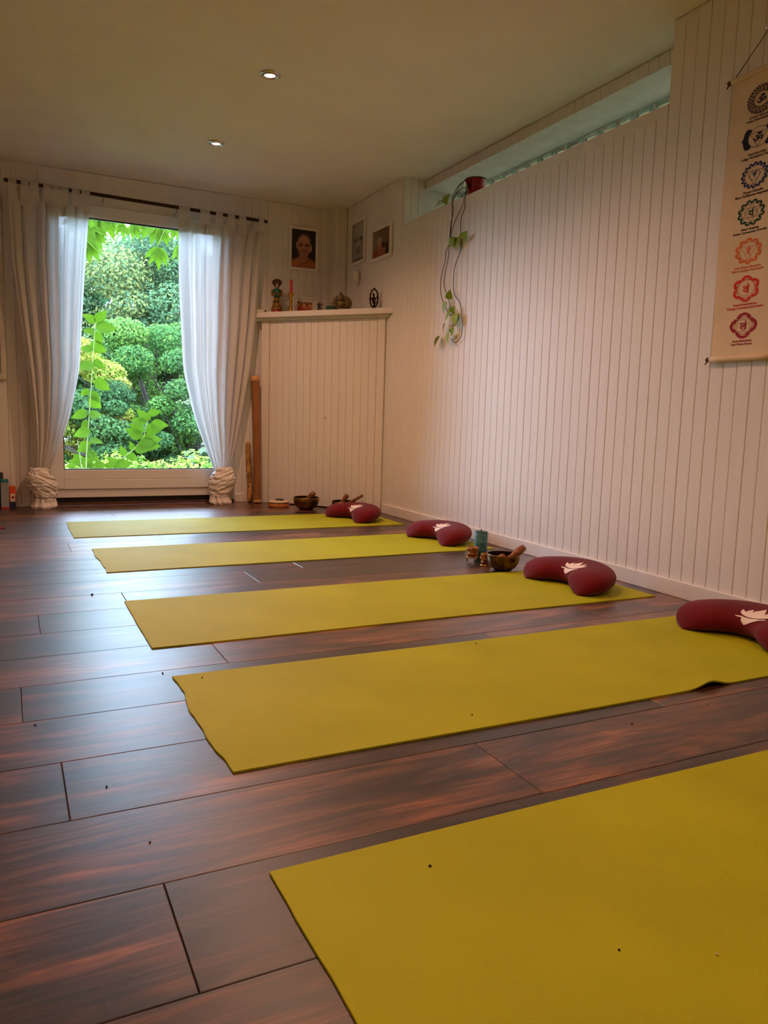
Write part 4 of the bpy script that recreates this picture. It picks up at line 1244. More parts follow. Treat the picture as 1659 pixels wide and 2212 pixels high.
INK = [mat('violet_ink', (44, 18, 52), 0.8), mat('indigo_ink', (20, 20, 66), 0.8), mat('blue_ink', (22, 42, 104), 0.8), mat('green_ink', (14, 66, 46), 0.8),
       mat('orange_ink', (216, 104, 28), 0.8), mat('red_ink', (206, 34, 28), 0.8), mat('crimson_ink', (150, 18, 40), 0.8), mat('black_ink', (28, 24, 26), 0.8)]
CZs = [1.849, 1.721, 1.590, 1.461, 1.328, 1.196, 1.065]
GL = ['\u0950', '\u0950', '\u0939\u0902', '\u092f\u0902', '\u0930\u0902', '\u0935\u0902', '\u0932\u0902']
TX = [('Crown Sahasrara', 'Violet Awareness Bliss'), ('Third Eye Ajna', 'Indigo Perception Depth'), ('Throat Vishudha', 'Blue Clarification Expression'), ('Heart Anahata', 'Green Connection Growth'),
      ('Solar Plexus Manipura', 'Yellow Intellect Perception'), ('Sacral Swadhisthana', 'Orange Creativity Exploration'), ('Root Muladhara', 'Red Prime Power')]
for k in range(7):
    cb = CZs[k] - SZ0; ink = INK[k]; R0 = 0.046
    polys = []
    if k == 0:
        polys += ringpoly(0, cb, 0.0245, 0.0262)
        for q, n in ((0.0265, 16), (0.0325, 22), (0.038, 28), (0.0432, 32)):
            polys += petals(0, cb, q, q + 0.0062, n, ph=0.1 * q * 100, hollow=0.5 if q < 0.04 else 0, width=0.8)
    elif k == 1:
        polys += ringpoly(0, cb, 0.0335, 0.0352)
        for s in (-1, 1):
            o_ = [(s * 0.0345 * EX * math.cos(a), cb + 0.0345 * math.sin(a)) for a in [(-0.26 + 0.52 * i / 10) * PI for i in range(11)]]
            e_ = [(s * (0.026 * EX + 0.0), cb - 0.034), (s * 0.040 * EX, cb - 0.036), (s * 0.0475 * EX, cb - 0.026), (s * 0.0505 * EX, cb - 0.012), (s * 0.054 * EX, cb - 0.004), (s * 0.0575 * EX, cb), (s * 0.054 * EX, cb + 0.004), (s * 0.0505 * EX, cb + 0.012), (s * 0.0475 * EX, cb + 0.026), (s * 0.040 * EX, cb + 0.036), (s * 0.026 * EX, cb + 0.034)]
            for i in range(10): polys.append([o_[i], e_[i], e_[i + 1], o_[i + 1]])
        polys += tri(0, cb, 0.033, 0.0016)
    else:
        n = {2: 16, 3: 12, 4: 10, 5: 6, 6: 4}[k]
        ri = {2: 0.034, 3: 0.034, 4: 0.0325, 5: 0.033, 6: 0.031}[k]
        polys += ringpoly(0, cb, ri - 0.0016, ri)
        polys += petals(0, cb, ri, R0 + (0.001 if n > 6 else 0.002), n, ph=PI / 2 if n != 12 else PI / 2 + PI / 12, hollow=0.42 if n > 6 else 0.35, width=1.0)
        if k == 2: polys += tri(0, cb, 0.0325, 0.0016) + ringpoly(0, cb, 0.0155, 0.0168)
        if k == 3: polys += tri(0, cb, 0.0325, 0.0014) + tri(0, cb, 0.0325, 0.0014, True)
        if k == 4: polys += tri(0, cb, 0.0315, 0.0013)
        if k == 5: polys += ringpoly(0, cb + 0.0025, 0.0275, 0.0287)
        if k == 6:
            q = 0.0215
            sq = [(-q * EX, cb - q), (q * EX, cb - q), (q * EX, cb + q), (-q * EX, cb + q)]
            polys += [stroke(sq[i], sq[(i + 1) % 4], 0.0013) for i in range(4)] + tri(0, cb - 0.007, 0.0105, 0.0013)
    flat_obj('emblem', polys, ink)
    put_text('emblem_sign', GL[k], 0.0, cb + 0.001, {0: 0.036, 1: 0.036, 2: 0.024, 3: 0.032, 4: 0.036, 5: 0.040, 6: 0.036}[k], ink, bold=0.0009, sx=1.2, centre_v=True)
    tk = INK[7] if k < 4 else ink
    if k == 0: tk = INK[0]
    put_text('caption', TX[k][0], 0.0, cb - 0.0585, 0.0112, tk, bold=0.00035, sx=1.12)
    put_text('caption', TX[k][1], 0.0, cb - 0.0700, 0.0112, tk, bold=0.00035, sx=1.12)

# ================================================================== trailing plant on the ledge
def leaf_mesh(name, mat_, w0=0.5, heart=False, fold=0.18, droop=0.15):
    """unit leaf along +y"""
    prof = [(0.0, 0.02), (0.1, 0.30), (0.25, 0.44), (0.45, 0.46), (0.65, 0.34), (0.85, 0.14), (1.0, 0.0)]
    if heart: prof = [(-0.08, 0.20), (0.06, 0.42), (0.22, 0.47), (0.42, 0.42), (0.62, 0.29), (0.82, 0.12), (1.0, 0.0)]
    vv = []; ff = []
    for y, h in prof:
        z = -droop * y * y
        vv += [(-h * w0 * 2, y, z + fold * h), (0, max(y, 0.0) if heart else y, z), (h * w0 * 2, y, z + fold * h)]
    for i in range(len(prof) - 1):
        a = i * 3
        ff += [(a, a + 1, a + 4, a + 3), (a + 1, a + 2, a + 5, a + 4)]
    return MB().add(vv, ff).mesh(name, mat_, smooth=True)
def place_leaf(me, parent, pos, direction, length, roll_=0.0, width=1.0, upv=(0, 0, 1)):
    d = Vector(direction).normalized(); u = Vector(upv)
    if abs(d.dot(u)) > 0.95: u = Vector((0, -1, 0.2))
    x = d.cross(u).normalized(); z = x.cross(d).normalized()
    rm = Matrix((x, d, z)).transposed()
    rm = rm @ Matrix.Rotation(roll_, 3, 'Y')
    o = link('leaf', me, parent)
    o.rotation_euler = rm.to_euler()
    o.scale = (length * width, length, length)
    o.location = pos
    return o
PX, PY, PZ = 2.520, 4.005, ZL
pl = thing('trailing_plant', 'trailing ivy-like houseplant in red pot on the window ledge', 'plant', (PX, PY, PZ))
MB().lathe([(0.0, 0.0), (0.048, 0.0), (0.051, 0.003), (0.060, 0.100), (0.061, 0.106), (0.056, 0.106), (0.054, 0.09), (0.0, 0.088)], 36, caps=False).build('pot', M['red_pot'], pl, auto=50)
MB().lathe([(0.0, 0.092), (0.055, 0.089)], 24, caps=False).build('soil', M['soil'], pl)
MB().lathe([(0.0600, 0.101), (0.0625, 0.104), (0.0620, 0.108), (0.0555, 0.108)], 36, caps=False).build('rim', M['vine'], pl, smooth=True)
def vine(pts, r=0.0028):
    pts = [(x - PX, y - PY, z - PZ) for x, y, z in pts]
    # smooth
    P_ = [Vector(p) for p in pts]; out = []
    for i in range(len(P_) - 1):
        p0, p1, p2, p3 = P_[max(i - 1, 0)], P_[i], P_[i + 1], P_[min(i + 2, len(P_) - 1)]
        for s in range(5):
            t_ = s / 5
            out.append(0.5 * ((2 * p1) + (p2 - p0) * t_ + (2 * p0 - 5 * p1 + 4 * p2 - p3) * t_ ** 2 + (3 * p1 - p0 - 3 * p2 + p3) * t_ ** 3))
    out.append(P_[-1])
    return MB().tube([tuple(p) for p in out], r, 7).build('vine', M['vine'], pl, smooth=True)
W_ = XR - 0.016
vine([(2.515, 4.03, 2.072), (2.485, 4.06, 2.092), (2.455, 4.085, 2.070), (W_, 4.105, 2.004), (W_, 4.109, 1.89), (W_, 4.113, 1.813), (W_, 4.123, 1.747), (W_, 4.163, 1.696), (W_, 4.169, 1.648), (W_, 4.208, 1.555), (W_, 4.209, 1.47), (W_, 4.159, 1.379), (W_, 4.085, 1.316), (W_, 4.05, 1.285)], 0.0022)
vine([(2.515, 4.01, 2.072), (2.480, 4.05, 2.094), (2.452, 4.078, 2.060), (W_ - 0.005, 4.098, 1.97), (W_ - 0.004, 4.085, 1.93), (W_ - 0.004, 4.108, 1.86), (W_ - 0.006, 4.118, 1.747), (W_ - 0.004, 4.125, 1.66), (W_ - 0.004, 4.158, 1.57), (W_ - 0.004, 4.163, 1.499), (W_ - 0.004, 4.102, 1.407), (W_ - 0.004, 4.057, 1.328), (W_ - 0.004, 4.024, 1.276), (W_ - 0.004, 4.058, 1.22)], 0.0021)
vine([(2.515, 3.97, 2.072), (2.470, 3.972, 2.080), (2.440, 3.966, 2.03), (W_, 3.966, 1.976), (W_, 3.969, 1.907), (W_, 4.002, 1.858), (W_, 3.996, 1.748), (W_, 3.989, 1.685), (W_, 4.053, 1.59), (W_, 4.062, 1.495), (W_, 4.046, 1.434), (W_, 3.974, 1.367), (W_, 3.949, 1.288), (W_, 3.944, 1.191), (W_, 4.005, 1.147), (W_, 4.055, 1.170)], 0.0022)
vine([(2.470, 3.975, 2.05), (W_ - 0.003, 3.968, 1.975), (W_ - 0.003, 3.99, 1.925), (W_ - 0.003, 4.06, 1.86), (W_ - 0.003, 4.105, 1.79), (W_ - 0.003, 4.085, 1.745)], 0.002)
vine([(2.50, 4.06, 2.05), (2.49, 4.14, 2.0), (2.47, 4.22, 1.995), (2.46, 4.28, 2.02), (2.47, 4.31, 2.035)], 0.0022)
plm = leaf_mesh('heart_leaf', M['leaf_in'], 0.42, heart=True)
def PLF(y, z, dy, dz, ln, roll_=0.0, x=W_ - 0.012, dx=-0.25):
    place_leaf(plm, pl, (x - PX, y - PY, z - PZ), (dx, dy, dz), ln, roll_, 1.0, upv=(-1, 0, 0.15))
PLF(4.07, 1.765, 0.0, -1, 0.075); PLF(4.045, 1.752, -0.25, -1, 0.075, 0.4); PLF(4.015, 1.752, -0.15, -0.9, 0.070, -0.3)
PLF(3.955, 1.735, -0.9, 0.30, 0.075, 0.9)
PLF(4.120, 1.392, 0.25, -1, 0.070); PLF(4.085, 1.41, -0.5, 0.9, 0.06, 0.8)
PLF(4.055, 1.335, 0.75, -0.7, 0.085, 0.3); PLF(4.045, 1.325, -0.7, 0.35, 0.06, 0.7); PLF(4.00, 1.31, -0.35, -0.9, 0.080, -0.4); PLF(3.985, 1.305, 0.1, -1, 0.07)
PLF(4.125, 1.265, 0.05, -1, 0.06, 0.6)
PLF(4.075, 1.205, -0.1, -1, 0.07, 0.2); PLF(4.05, 1.205, -0.85, 0.35, 0.055, 0.5); PLF(4.185, 1.195, 0.65, -0.8, 0.075, 0.9)
PLF(4.265, 2.012, 0.15, -0.35, 0.075, 0.2, 2.46, -0.9); PLF(4.225, 2.045, -0.35, -0.9, 0.075, -0.2, 2.455, -0.3); PLF(4.30, 2.035, 0.95, -0.1, 0.055, 1.0, 2.47)
PLF(4.01, 2.085, 0.2, -0.8, 0.062, 0.4, 2.455, -0.5); PLF(3.985, 2.055, -0.15, -1, 0.060, 0.3, 2.452, -0.3)
MB().tube([(-0.085, 0.085, 0.03), (-0.05, 0.062, 0.07), (0.0, 0.061, 0.075)], 0.0022, 6).build('wire_handle', M['vine'], pl)

# ================================================================== things at the left: hatch, boxes, pencil
t = thing('wall_hatch', 'worn white wooden hatch frame at the left edge of end wall', 'hatch', (-0.24, YF, 0.87))
hw, hh = 0.254, 1.20
for nm, b_ in (('stile', (-hw, -hw + 0.045, -0.022, 0, 0, hh)), ('stile', (hw - 0.034, hw, -0.022, 0, 0, hh)), ('rail', (-hw + 0.045, hw - 0.034, -0.022, 0, 0, 0.045)), ('rail', (-hw + 0.045, hw - 0.034, -0.022, 0, hh - 0.045, hh))):
    bev(MB().box(*b_).build(nm, M['old_white'], t), 0.003)
MB().box(-hw + 0.045, hw - 0.034, -0.010, 0, 0.045, hh - 0.045).build('panel', M['old_white'], t)
t = thing('incense_box', 'tall pale grey-blue card box with teal lid by far wall', 'box', (-0.020, 5.795, 0), 0.05)
MB().box(-0.026, 0.022, -0.022, 0.022, 0, 0.178).build('carton', M['lightgrey'], t)
MB().box(-0.0265, 0.0225, -0.0225, 0.0225, 0.178, 0.200).build('lid', M['teal_card'], t)
MB().box(-0.0263, 0.0223, -0.0223, 0.0223, 0.0, 0.010).build('red_foot', M['red_plastic'], t)
t = thing('incense_box', 'small orange, white and navy card box by far wall', 'box', (0.025, 5.805, 0), 0.08)
MB().box(-0.019, 0.019, -0.016, 0.016, 0.045, 0.152).build('carton', M['orange_card'], t)
MB().box(-0.0192, 0.0192, -0.0162, 0.0162, 0.0, 0.046).build('navy_base', M['navy_card'], t)
MB().box(-0.014, 0.014, -0.0168, -0.0158, 0.046, 0.100).build('white_label', M['card_white'], t)
MB().lathe([(0.0, 0.0), (0.009, 0.0), (0.009, 0.0008), (0.0, 0.0008)], 20, caps=False).build('red_dot', M['fig_red'], t, (0, -0.0169, 0.076), (PI / 2, 0, 0))
t = thing('notebook', 'dark green notebook standing behind the grey-blue box', 'book', (-0.065, 5.828, 0), 0.0)
bev(MB().box(-0.05, 0.036, -0.008, 0.008, 0, 0.245).build('cover', M['darkgreen_card'], t), 0.002)
MB().box(-0.049, 0.0365, -0.006, 0.006, 0.003, 0.2455).build('pages', M['card_white'], t)
t = thing('pencil', 'red pencil lying on the floor at left frame edge', 'pencil', (-0.13, 4.838, 0.0045), -0.06)
MB().tube([(-0.04, 0, 0), (0.10, 0, 0)], 0.004, 6).build('shaft', M['red_plastic'], t)
MB().tube([(0.10, 0, 0), (0.113, 0, 0)], [0.004, 0.0008], 6).build('tip', M['dark'], t)

# crumbs on floor and mats
cr_me = MB().ball((0, 0, 0.0016), (0.0030, 0.0024, 0.0016), 7, 4).mesh('crumb', M['crumb'])
cr_ml = MB().ball((0, 0, 0.0016), (0.0030, 0.0024, 0.0016), 7, 4).mesh('crumb', M['crumb_l'])
MT = 0.0046
for x, y, z, s, pale, lab in ((0.573, 0.962, MT, 1, 0, 'dark crumb near the left corner of the nearest yoga mat'), (0.71, 0.695, MT, 0.7, 0, 'dark speck in the middle of the nearest yoga mat'),
                              (0.824, 0.635, MT, 0.8, 1, 'pale crumb towards right front of the nearest yoga mat'), (1.292, 1.942, MT, 0.9, 0, 'dark crumb at the back edge of mat second from camera'),
                              (0.968, 1.458, MT, 0.8, 0, 'dark speck near front edge of mat second from camera'), (0.442, 1.943, MT, 1.0, 0, 'dark crumb on left back corner of mat second from camera'),
                              (0.356, 2.028, 0, 1.1, 0, 'dark crumb on planks just behind the ragged mat corner'), (0.148, 1.432, 0, 0.9, 0, 'dark crumb on plank left of the ragged mat'),
                              (1.572, 1.292, 0, 0.9, 1, 'pale crumb on planks between the two nearest mats'), (1.294, 1.277, 0, 0.9, 0, 'dark crumb on planks between the two nearest mats'),
                              (1.066, 1.032, MT, 0.7, 1, 'pale crumb at the back edge of the nearest yoga mat'), (0.271, 3.004, 0, 2.2, 0, 'small dark fluff on planks left of the middle mat'),
                              (0.19, 1.21, 0, 0.8, 0, 'dark crumb on plank behind the nearest mat corner'), (0.038, 1.785, 0, 0.9, 0, 'dark crumb near left frame edge on planks')):
    o = link('crumb', cr_ml if pale else cr_me, None, (x, y, z), rnd.uniform(0, 3)); o.scale = (s, s, s)
    tag(o, lab, 'crumb', 'crumbs scattered on floor and mats')

# ================================================================== garden outside
gm = mat('meadow_grass', (58, 76, 30), 0.9, rgb2=(42, 62, 24), scale=6)
g = MB().box(-40, 45, 6.4, 60, -0.6, -0.35).box(3.0, 45, -30, 6.4, -0.6, -0.35).build('garden_ground', gm); struct(g, 'grassy garden ground outside')

def foliage_mesh(name, centres, n, size, cols, seed, droop=0.35):
    """leaf cloud: centres = list of (x, y, z, rx, ry, rz)"""
    r_ = np.random.default_rng(seed)
    C = np.array(centres)
    wts = (C[:, 3] * C[:, 5]); wts = wts / wts.sum()
    idx = r_.choice(len(C), n, p=wts)
    d = r_.normal(size=(n, 3)); d /= np.linalg.norm(d, axis=1)[:, None]
    rad = r_.uniform(0.55, 1.08, n) ** 0.7
    pos = C[idx, :3] + d * C[idx, 3:6] * rad[:, None]
    nrm = d * 0.8 + r_.normal(size=(n, 3)) * 0.55 + np.array([0, -0.15, 0.45])
    nrm /= np.linalg.norm(nrm, axis=1)[:, None]
    tng = np.cross(nrm, r_.normal(size=(n, 3))); tng[:, 2] -= droop
    tng -= nrm * (tng * nrm).sum(1)[:, None]
    tng /= np.linalg.norm(tng, axis=1)[:, None]
    bt = np.cross(nrm, tng)
    s = size * r_.uniform(0.6, 1.35, n)[:, None]
    v = np.empty((n, 4, 3))
    v[:, 0] = pos - tng * s * 0.5
    v[:, 1] = pos + bt * s * 0.27 + nrm * s * 0.06
    v[:, 2] = pos + tng * s * 0.5
    v[:, 3] = pos - bt * s * 0.27 + nrm * s * 0.06
    me = bpy.data.meshes.new(name)
    me.vertices.add(n * 4); me.loops.add(n * 4); me.polygons.add(n)
    me.vertices.foreach_set('co', v.reshape(-1))
    me.loops.foreach_set('vertex_index', np.arange(n * 4, dtype=np.int32))
    me.polygons.foreach_set('loop_start', np.arange(0, n * 4, 4, dtype=np.int32))
    me.polygons.foreach_set('loop_total', np.full(n, 4, dtype=np.int32))
    me.update(calc_edges=True)
    cl = np.array([s2l(c) for c in cols])
    cpick = r_.integers(0, len(cl), len(C))            # each clump has a leaning
    mixf = r_.random(n)
    ci = np.where(mixf < 0.65, cpick[idx], r_.integers(0, len(cl), n))
    cc = cl[ci] * r_.uniform(0.8, 1.2, n)[:, None]
    col = np.ones((n, 4, 4)); col[:, :, :3] = np.clip(cc * np.array([0.60, 0.50, 0.42]), 0, 1)[:, None, :]
    a = me.color_attributes.new('Col', 'FLOAT_COLOR', 'POINT')
    a.data.foreach_set('color', col.reshape(-1))
    me.materials.append(M['foliage'])
    return me
def clumps(cx_, cy_, cz_, rx, ry, rz, n, cr, seed):
    r_ = np.random.default_rng(seed); out = []
    for _ in range(n):
        d = r_.normal(size=3); d /= np.linalg.norm(d)
        q = r_.uniform(0.35, 1.0) ** 0.5
        k = cr * r_.uniform(0.6, 1.3)
        out.append((cx_ + d[0] * rx * q, cy_ + d[1] * ry * q, cz_ + d[2] * rz * q, k, k, k * 0.72))
    return out
def tree(name, label, cat, x, y, h, rx, ry, zc, rz, ncl, cr, nleaf, size, cols, seed, trunks=3, group='trees and shrubs in the garden'):
    t = thing(name, label, cat, (x, y, -0.35), 0, group)
    cl = clumps(0, 0, zc + 0.35, rx, ry, rz, ncl, cr, seed)
    o = link('crown', foliage_mesh('crown', cl, nleaf, size, cols, seed), t)
    o['kind'] = 'stuff'
    r_ = random.Random(seed)
    for k in range(trunks):
        e = cl[k * 3 % len(cl)]
        b0 = (r_.uniform(-0.15, 0.15), r_.uniform(-0.15, 0.15), 0)
        mid = (b0[0] + (e[0] - b0[0]) * 0.35, b0[1] + (e[1] - b0[1]) * 0.35, (e[2]) * 0.5)
        MB().tube([b0, mid, (e[0], e[1], e[2])], [0.045 * h / 5, 0.03 * h / 5, 0.010], 8).build('trunk', M['bark'], t, smooth=True)
    mb = MB()
    for k in range(ncl):
        e = cl[k]; f = cl[(k * 7 + 3) % ncl]
        if math.dist(e[:3], f[:3]) < max(rx, rz) * 1.1:
            mb.tube([(e[0], e[1], e[2]), ((e[0] * 0.6 + f[0] * 0.4), (e[1] + f[1]) / 2, min(e[2], f[2])), (f[0] * 0.5, f[1] * 0.5, f[2] * 0.6)], [0.006, 0.009, 0.012], 5)
    if mb.v: mb.build('branches', M['bark'], t, smooth=True)
    return t
G1 = [(84, 128, 96), (98, 146, 106), (116, 156, 104), (140, 166, 104), (90, 138, 108)]
G2 = [(176, 196, 84), (150, 190, 76), (196, 206, 110)]
G3 = [(70, 128, 84), (92, 156, 92), (120, 178, 100)]
G4 = [(58, 102, 64), (70, 120, 72), (88, 138, 82)]
G5 = [(98, 156, 76), (124, 176, 84), (82, 140, 78)]
G6 = [(76, 140, 120), (96, 160, 130), (120, 172, 130)]
tree('tree', 'tall grey-green tree with thin bare branches, centre of the door view', 'tree', 2.35, 15.0, 7, 2.1, 1.2, 2.55, 1.35, 34, 0.55, 90000, 0.064, G1, 21, 6)
tree('tree', 'tall loose tree filling upper left of the door view', 'tree', -0.6, 16.0, 7, 2.2, 1.4, 2.7, 1.45, 34, 0.6, 70000, 0.075, G1, 22, 5)
tree('tree', 'blue-green tree along the right side of the door view', 'tree', 5.2, 13.6, 6, 1.7, 1.2, 2.0, 1.6, 30, 0.55, 56000, 0.07, G6, 23, 4)
tree('tree', 'far mid-green tree closing the view behind the grey-green tree', 'tree', 2.6, 19.5, 8, 4.6, 1.0, 2.9, 1.7, 44, 0.8, 76000, 0.12, G3, 24, 4)
tree('shrub', 'yellow-green shrub at left in the middle of the door view', 'shrub', 0.75, 11.2, 3, 0.85, 0.7, 0.80, 0.85, 30, 0.22, 24000, 0.05, G2, 25, 3)
tree('shrub', 'fresh green shrub in the middle of the door view', 'shrub', 2.15, 12.2, 4, 1.05, 0.8, 1.10, 1.05, 38, 0.25, 34000, 0.05, G5, 26, 3)
tree('shrub', 'dark green dense shrub low behind the arching stem', 'shrub', 1.35, 10.6, 3, 1.05, 0.7, 0.25, 0.85, 38, 0.22, 34000, 0.052, G4, 27, 3)
tree('shrub', 'mid green shrub at lower right of the door view', 'shrub', 2.55, 10.9, 3, 0.95, 0.7, 0.45, 1.15, 40, 0.22, 34000, 0.052, G5 + G4, 28, 3)
tree('shrub', 'big green shrub left of the door, mostly behind the curtain', 'shrub', -0.9, 11.8, 4, 1.2, 0.8, 0.9, 1.2, 24, 0.38, 10000, 0.09, G3, 29, 3)
tree('shrub', 'big green shrub right of the door, mostly behind the curtain', 'shrub', 4.2, 10.9, 4, 1.1, 0.8, 0.8, 1.1, 24, 0.38, 10000, 0.09, G3, 30, 3)
tree('hedge', 'dark green far hedge closing the foot of the door view', 'hedge', 2.4, 23.5, 4, 7.0, 0.6, 0.9, 1.3, 60, 0.75, 34000, 0.16, G4 + G3, 35, 5)
# low weeds along the bottom of the view
cl = [(x_, 9.2 + 0.3 * math.sin(x_ * 5), -0.10, 0.26, 0.26, 0.26 + 0.08 * math.sin(x_ * 7)) for x_ in np.arange(-2, 5, 0.22)]
o = link('meadow_weeds', foliage_mesh('meadow_weeds', cl, 14000, 0.06, [(150, 200, 80), (176, 214, 100), (120, 180, 70)], 31))
tag(o, 'low light green weeds along the lower edge of the door view', 'weeds', kind='stuff')
# hedge outside the strip window
t = thing('hedge', 'green hedge seen blurred through the glass blocks', 'hedge', (4.4, 3.6, -0.35))
o = link('foliage', foliage_mesh('hedge_foliage', [(rnd.uniform(-0.4, 0.4), y_, z_, 0.45, 0.45, 0.45) for y_ in np.arange(-2.6, 2.8, 0.4) for z_ in np.arange(0.3, 3.3, 0.45)], 12000, 0.15, G1 + G3, 33), t); o['kind'] = 'stuff'
mb = MB()
for y_ in (-2, -1, 0, 1, 2): MB().tube([(0, y_, 0), (0.1, y_ + 0.1, 3.0)], [0.05, 0.02], 6).build('trunk', M['bark'], t)

# near leafy stems just outside the pane
lme_o = leaf_mesh('broad_leaf', M['leaf_out'], 0.34, fold=0.14, droop=0.22)
def stem_plant(label, base, pts, leaves, seed, tw=0.006):
    t = thing('leafy_stem', label, 'plant', base, 0, 'leafy stems outside the pane')
    loc = lambda p: (p[0] - base[0], p[1] - base[1], p[2] - base[2])
    MB().tube([loc(p) for p in pts], [tw * (1 - 0.6 * i / (len(pts) - 1)) for i in range(len(pts))], 7).build('stem', M['twig'], t, smooth=True)
    for (x, y, z, dx, dy, dz, ln, ro) in leaves:
        place_leaf(lme_o, t, loc((x, y, z)), (dx, dy, dz), ln, ro * 0.5, upv=(0, -0.8, 0.5))
    return t
r_ = random.Random(5)
# upright stem on the left: broad leaves pointing to both sides
lv = []
for i, z in enumerate(np.arange(0.28, 1.42, 0.082)):
    s = 1 if i % 2 == 0 else -1
    xs = 0.600 + 0.075 * (z - 0.3) + 0.01 * math.sin(i)
    lv.append((xs + r_.uniform(-0.015, 0.015), 6.90 + r_.uniform(-0.06, 0.06), z + r_.uniform(-0.03, 0.03), s * r_.uniform(0.6, 1.0), r_.uniform(-0.5, 0.3), r_.uniform(-0.55, 0.25), r_.uniform(0.10, 0.18) if s > 0 else r_.uniform(0.08, 0.15), r_.uniform(-0.4, 1.4) * s))
    if i % 3 == 1: lv.append((xs, 6.93, z - 0.02, -s * 0.5, r_.uniform(-0.6, 0.2), -0.7, r_.uniform(0.09, 0.13), r_.uniform(-0.8, 0.8)))
lv += [(0.69, 6.9, 1.40, 0.5, -0.2, 0.6, 0.14, 0.6), (0.69, 6.9, 1.40, -0.6, -0.2, 0.4, 0.12, -0.7), (0.69, 6.88, 1.36, 0.9, -0.2, 0.05, 0.17, 0.6)]
stem_plant('upright stem of broad bright leaves at left of the pane', (0.57, 6.9, -0.35), [(0.57, 6.9, -0.35), (0.60, 6.9, 0.3), (0.65, 6.9, 0.9), (0.69, 6.9, 1.40)], lv, 1)
# arching stem in the lower middle
ap = [(0.66, 6.85, -0.35), (0.74, 6.85, 0.12), (0.86, 6.85, 0.26), (0.98, 6.85, 0.36), (1.06, 6.85, 0.46), (1.09, 6.85, 0.60)]
lv = []
for (x, z, dx, dz, ln, ro) in ((0.80, 0.205, 0.9, 0.25, 0.17, 0.6), (0.78, 0.19, 0.9, -0.12, 0.16, 0.6), (0.83, 0.23, -0.5, 0.4, 0.10, -0.6), (0.90, 0.30, -0.35, 0.75, 0.10, -0.6), (0.92, 0.31, 0.8, -0.35, 0.12, 0.7), (0.97, 0.34, -0.15, 0.8, 0.09, 0.4),
                               (0.98, 0.355, 0.85, 0.05, 0.13, 0.6), (1.01, 0.38, 0.9, 0.35, 0.15, 0.6), (1.02, 0.40, 0.9, -0.05, 0.19, 0.5), (1.03, 0.42, 0.95, 0.15, 0.20, 0.6), (1.04, 0.45, -0.75, 0.55, 0.15, -0.6), (1.06, 0.50, -0.75, 0.5, 0.14, -0.6),
                               (1.07, 0.52, 0.95, 0.15, 0.16, 0.7), (1.08, 0.58, -0.9, 0.25, 0.13, -0.5), (1.09, 0.60, -0.6, 0.75, 0.13, -0.4), (1.09, 0.60, 0.3, 0.9, 0.09, 0.3), (1.12, 0.57, 0.95, 0.0, 0.15, 0.7), (1.10, 0.66, 0.9, 0.25, 0.11, 0.7),
                               (0.88, 0.14, 1.0, -0.05, 0.17, 0.6)):
    lv.append((x, 6.85 + r_.uniform(-0.05, 0.05), z, dx, r_.uniform(-0.4, 0.1), dz, ln, ro))
stem_plant('arching stem of bright leaves in the lower middle of the pane', (0.66, 6.85, -0.35), ap, lv, 2)
# low leaves at the lower left
lv = []
for i in range(20):
    x = r_.uniform(0.46, 0.82); z = 0.04 + r_.uniform(0, 0.42) * (1 - (x - 0.46) / 0.5)
    s = 1 if r_.random() < 0.6 else -1
    lv.append((x, 7.0 + r_.uniform(-0.12, 0.15), z, s * 0.9, r_.uniform(-0.5, 0.2), r_.uniform(-0.3, 0.3), r_.uniform(0.08, 0.13), s * r_.uniform(0.4, 0.9)))
stem_plant('low tangle of small bright leaves at lower left of the pane', (0.62, 7.0, -0.35), [(0.62, 7.0, -0.35), (0.58, 7.0, 0.1), (0.54, 7.0, 0.42)], lv, 3)
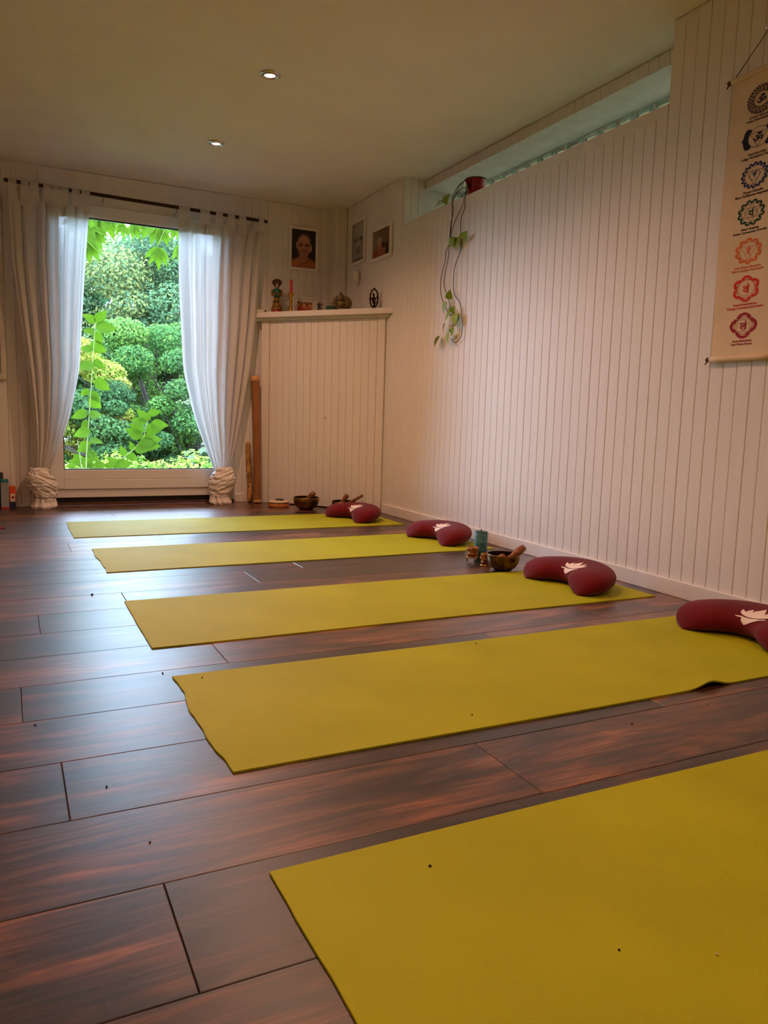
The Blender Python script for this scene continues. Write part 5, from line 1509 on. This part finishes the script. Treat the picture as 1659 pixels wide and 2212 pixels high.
# drooping five-fingered leaves of an overhanging branch
def fan(parent_base, hub, n, ln, spread, tiltx, out):
    for k in range(n):
        a = -PI / 2 + tiltx + spread * (k - (n - 1) / 2)
        out.append((hub[0], hub[1], hub[2], math.cos(a), r_.uniform(-0.2, 0.2), math.sin(a), ln * (1 - 0.10 * abs(k - (n - 1) / 2)), r_.uniform(-0.25, 0.25)))
def branch(label, base, pts, fans):
    lv = []
    for hub, n, ln, sp, tx in fans: fan(base, hub, n, ln, sp, tx, lv)
    t = stem_plant(label, base, pts, [], 0, 0.007)
    t.name = 'creeper_strand'; t['category'] = 'creeper'; t['group'] = 'creeper strands hanging into the door view'
    for (x, y, z, dx, dy, dz, ln, ro) in lv:
        place_leaf(lme_o, t, (x - base[0], y - base[1], z - base[2]), (dx, dy, dz), ln * 1.1, ro * 2, 0.58, upv=(0, -1, 0.2))
    return t
branch('creeper strand of drooping fingered leaves at upper left of pane', (0.30, 6.10, 2.42), [(0.30, 6.10, 2.42), (0.36, 6.45, 2.62), (0.52, 6.85, 2.56), (0.68, 7.0, 2.36), (0.80, 7.0, 2.30)],
       [((0.66, 7.0, 2.32), 5, 0.20, 0.42, 0.25), ((0.80, 7.0, 2.30), 5, 0.20, 0.4, 0.3), ((0.68, 7.0, 2.18), 5, 0.18, 0.4, 0.45), ((0.64, 6.98, 2.08), 4, 0.19, 0.36, 0.35), ((0.92, 7.05, 2.26), 3, 0.13, 0.5, 0.2), ((1.02, 7.05, 2.26), 4, 0.13, 0.45, 0.2), ((0.58, 7.0, 2.26), 5, 0.18, 0.45, -0.1)])
branch('creeper strand of drooping fingered leaves at upper right of pane', (1.62, 6.10, 2.42), [(1.62, 6.10, 2.42), (1.58, 6.45, 2.64), (1.45, 6.85, 2.54), (1.33, 7.0, 2.38), (1.22, 7.0, 2.10)],
       [((1.22, 7.0, 2.08), 5, 0.17, 0.46, 0.0), ((1.20, 7.0, 2.28), 4, 0.18, 0.45, -0.5), ((1.25, 7.02, 2.26), 4, 0.16, 0.4, 0.1), ((1.38, 7.0, 2.32), 5, 0.17, 0.42, 0.1), ((1.42, 7.0, 2.14), 4, 0.18, 0.35, 0.0), ((1.12, 7.03, 2.33), 3, 0.14, 0.5, -0.2)])

bpy.context.view_layer.update()
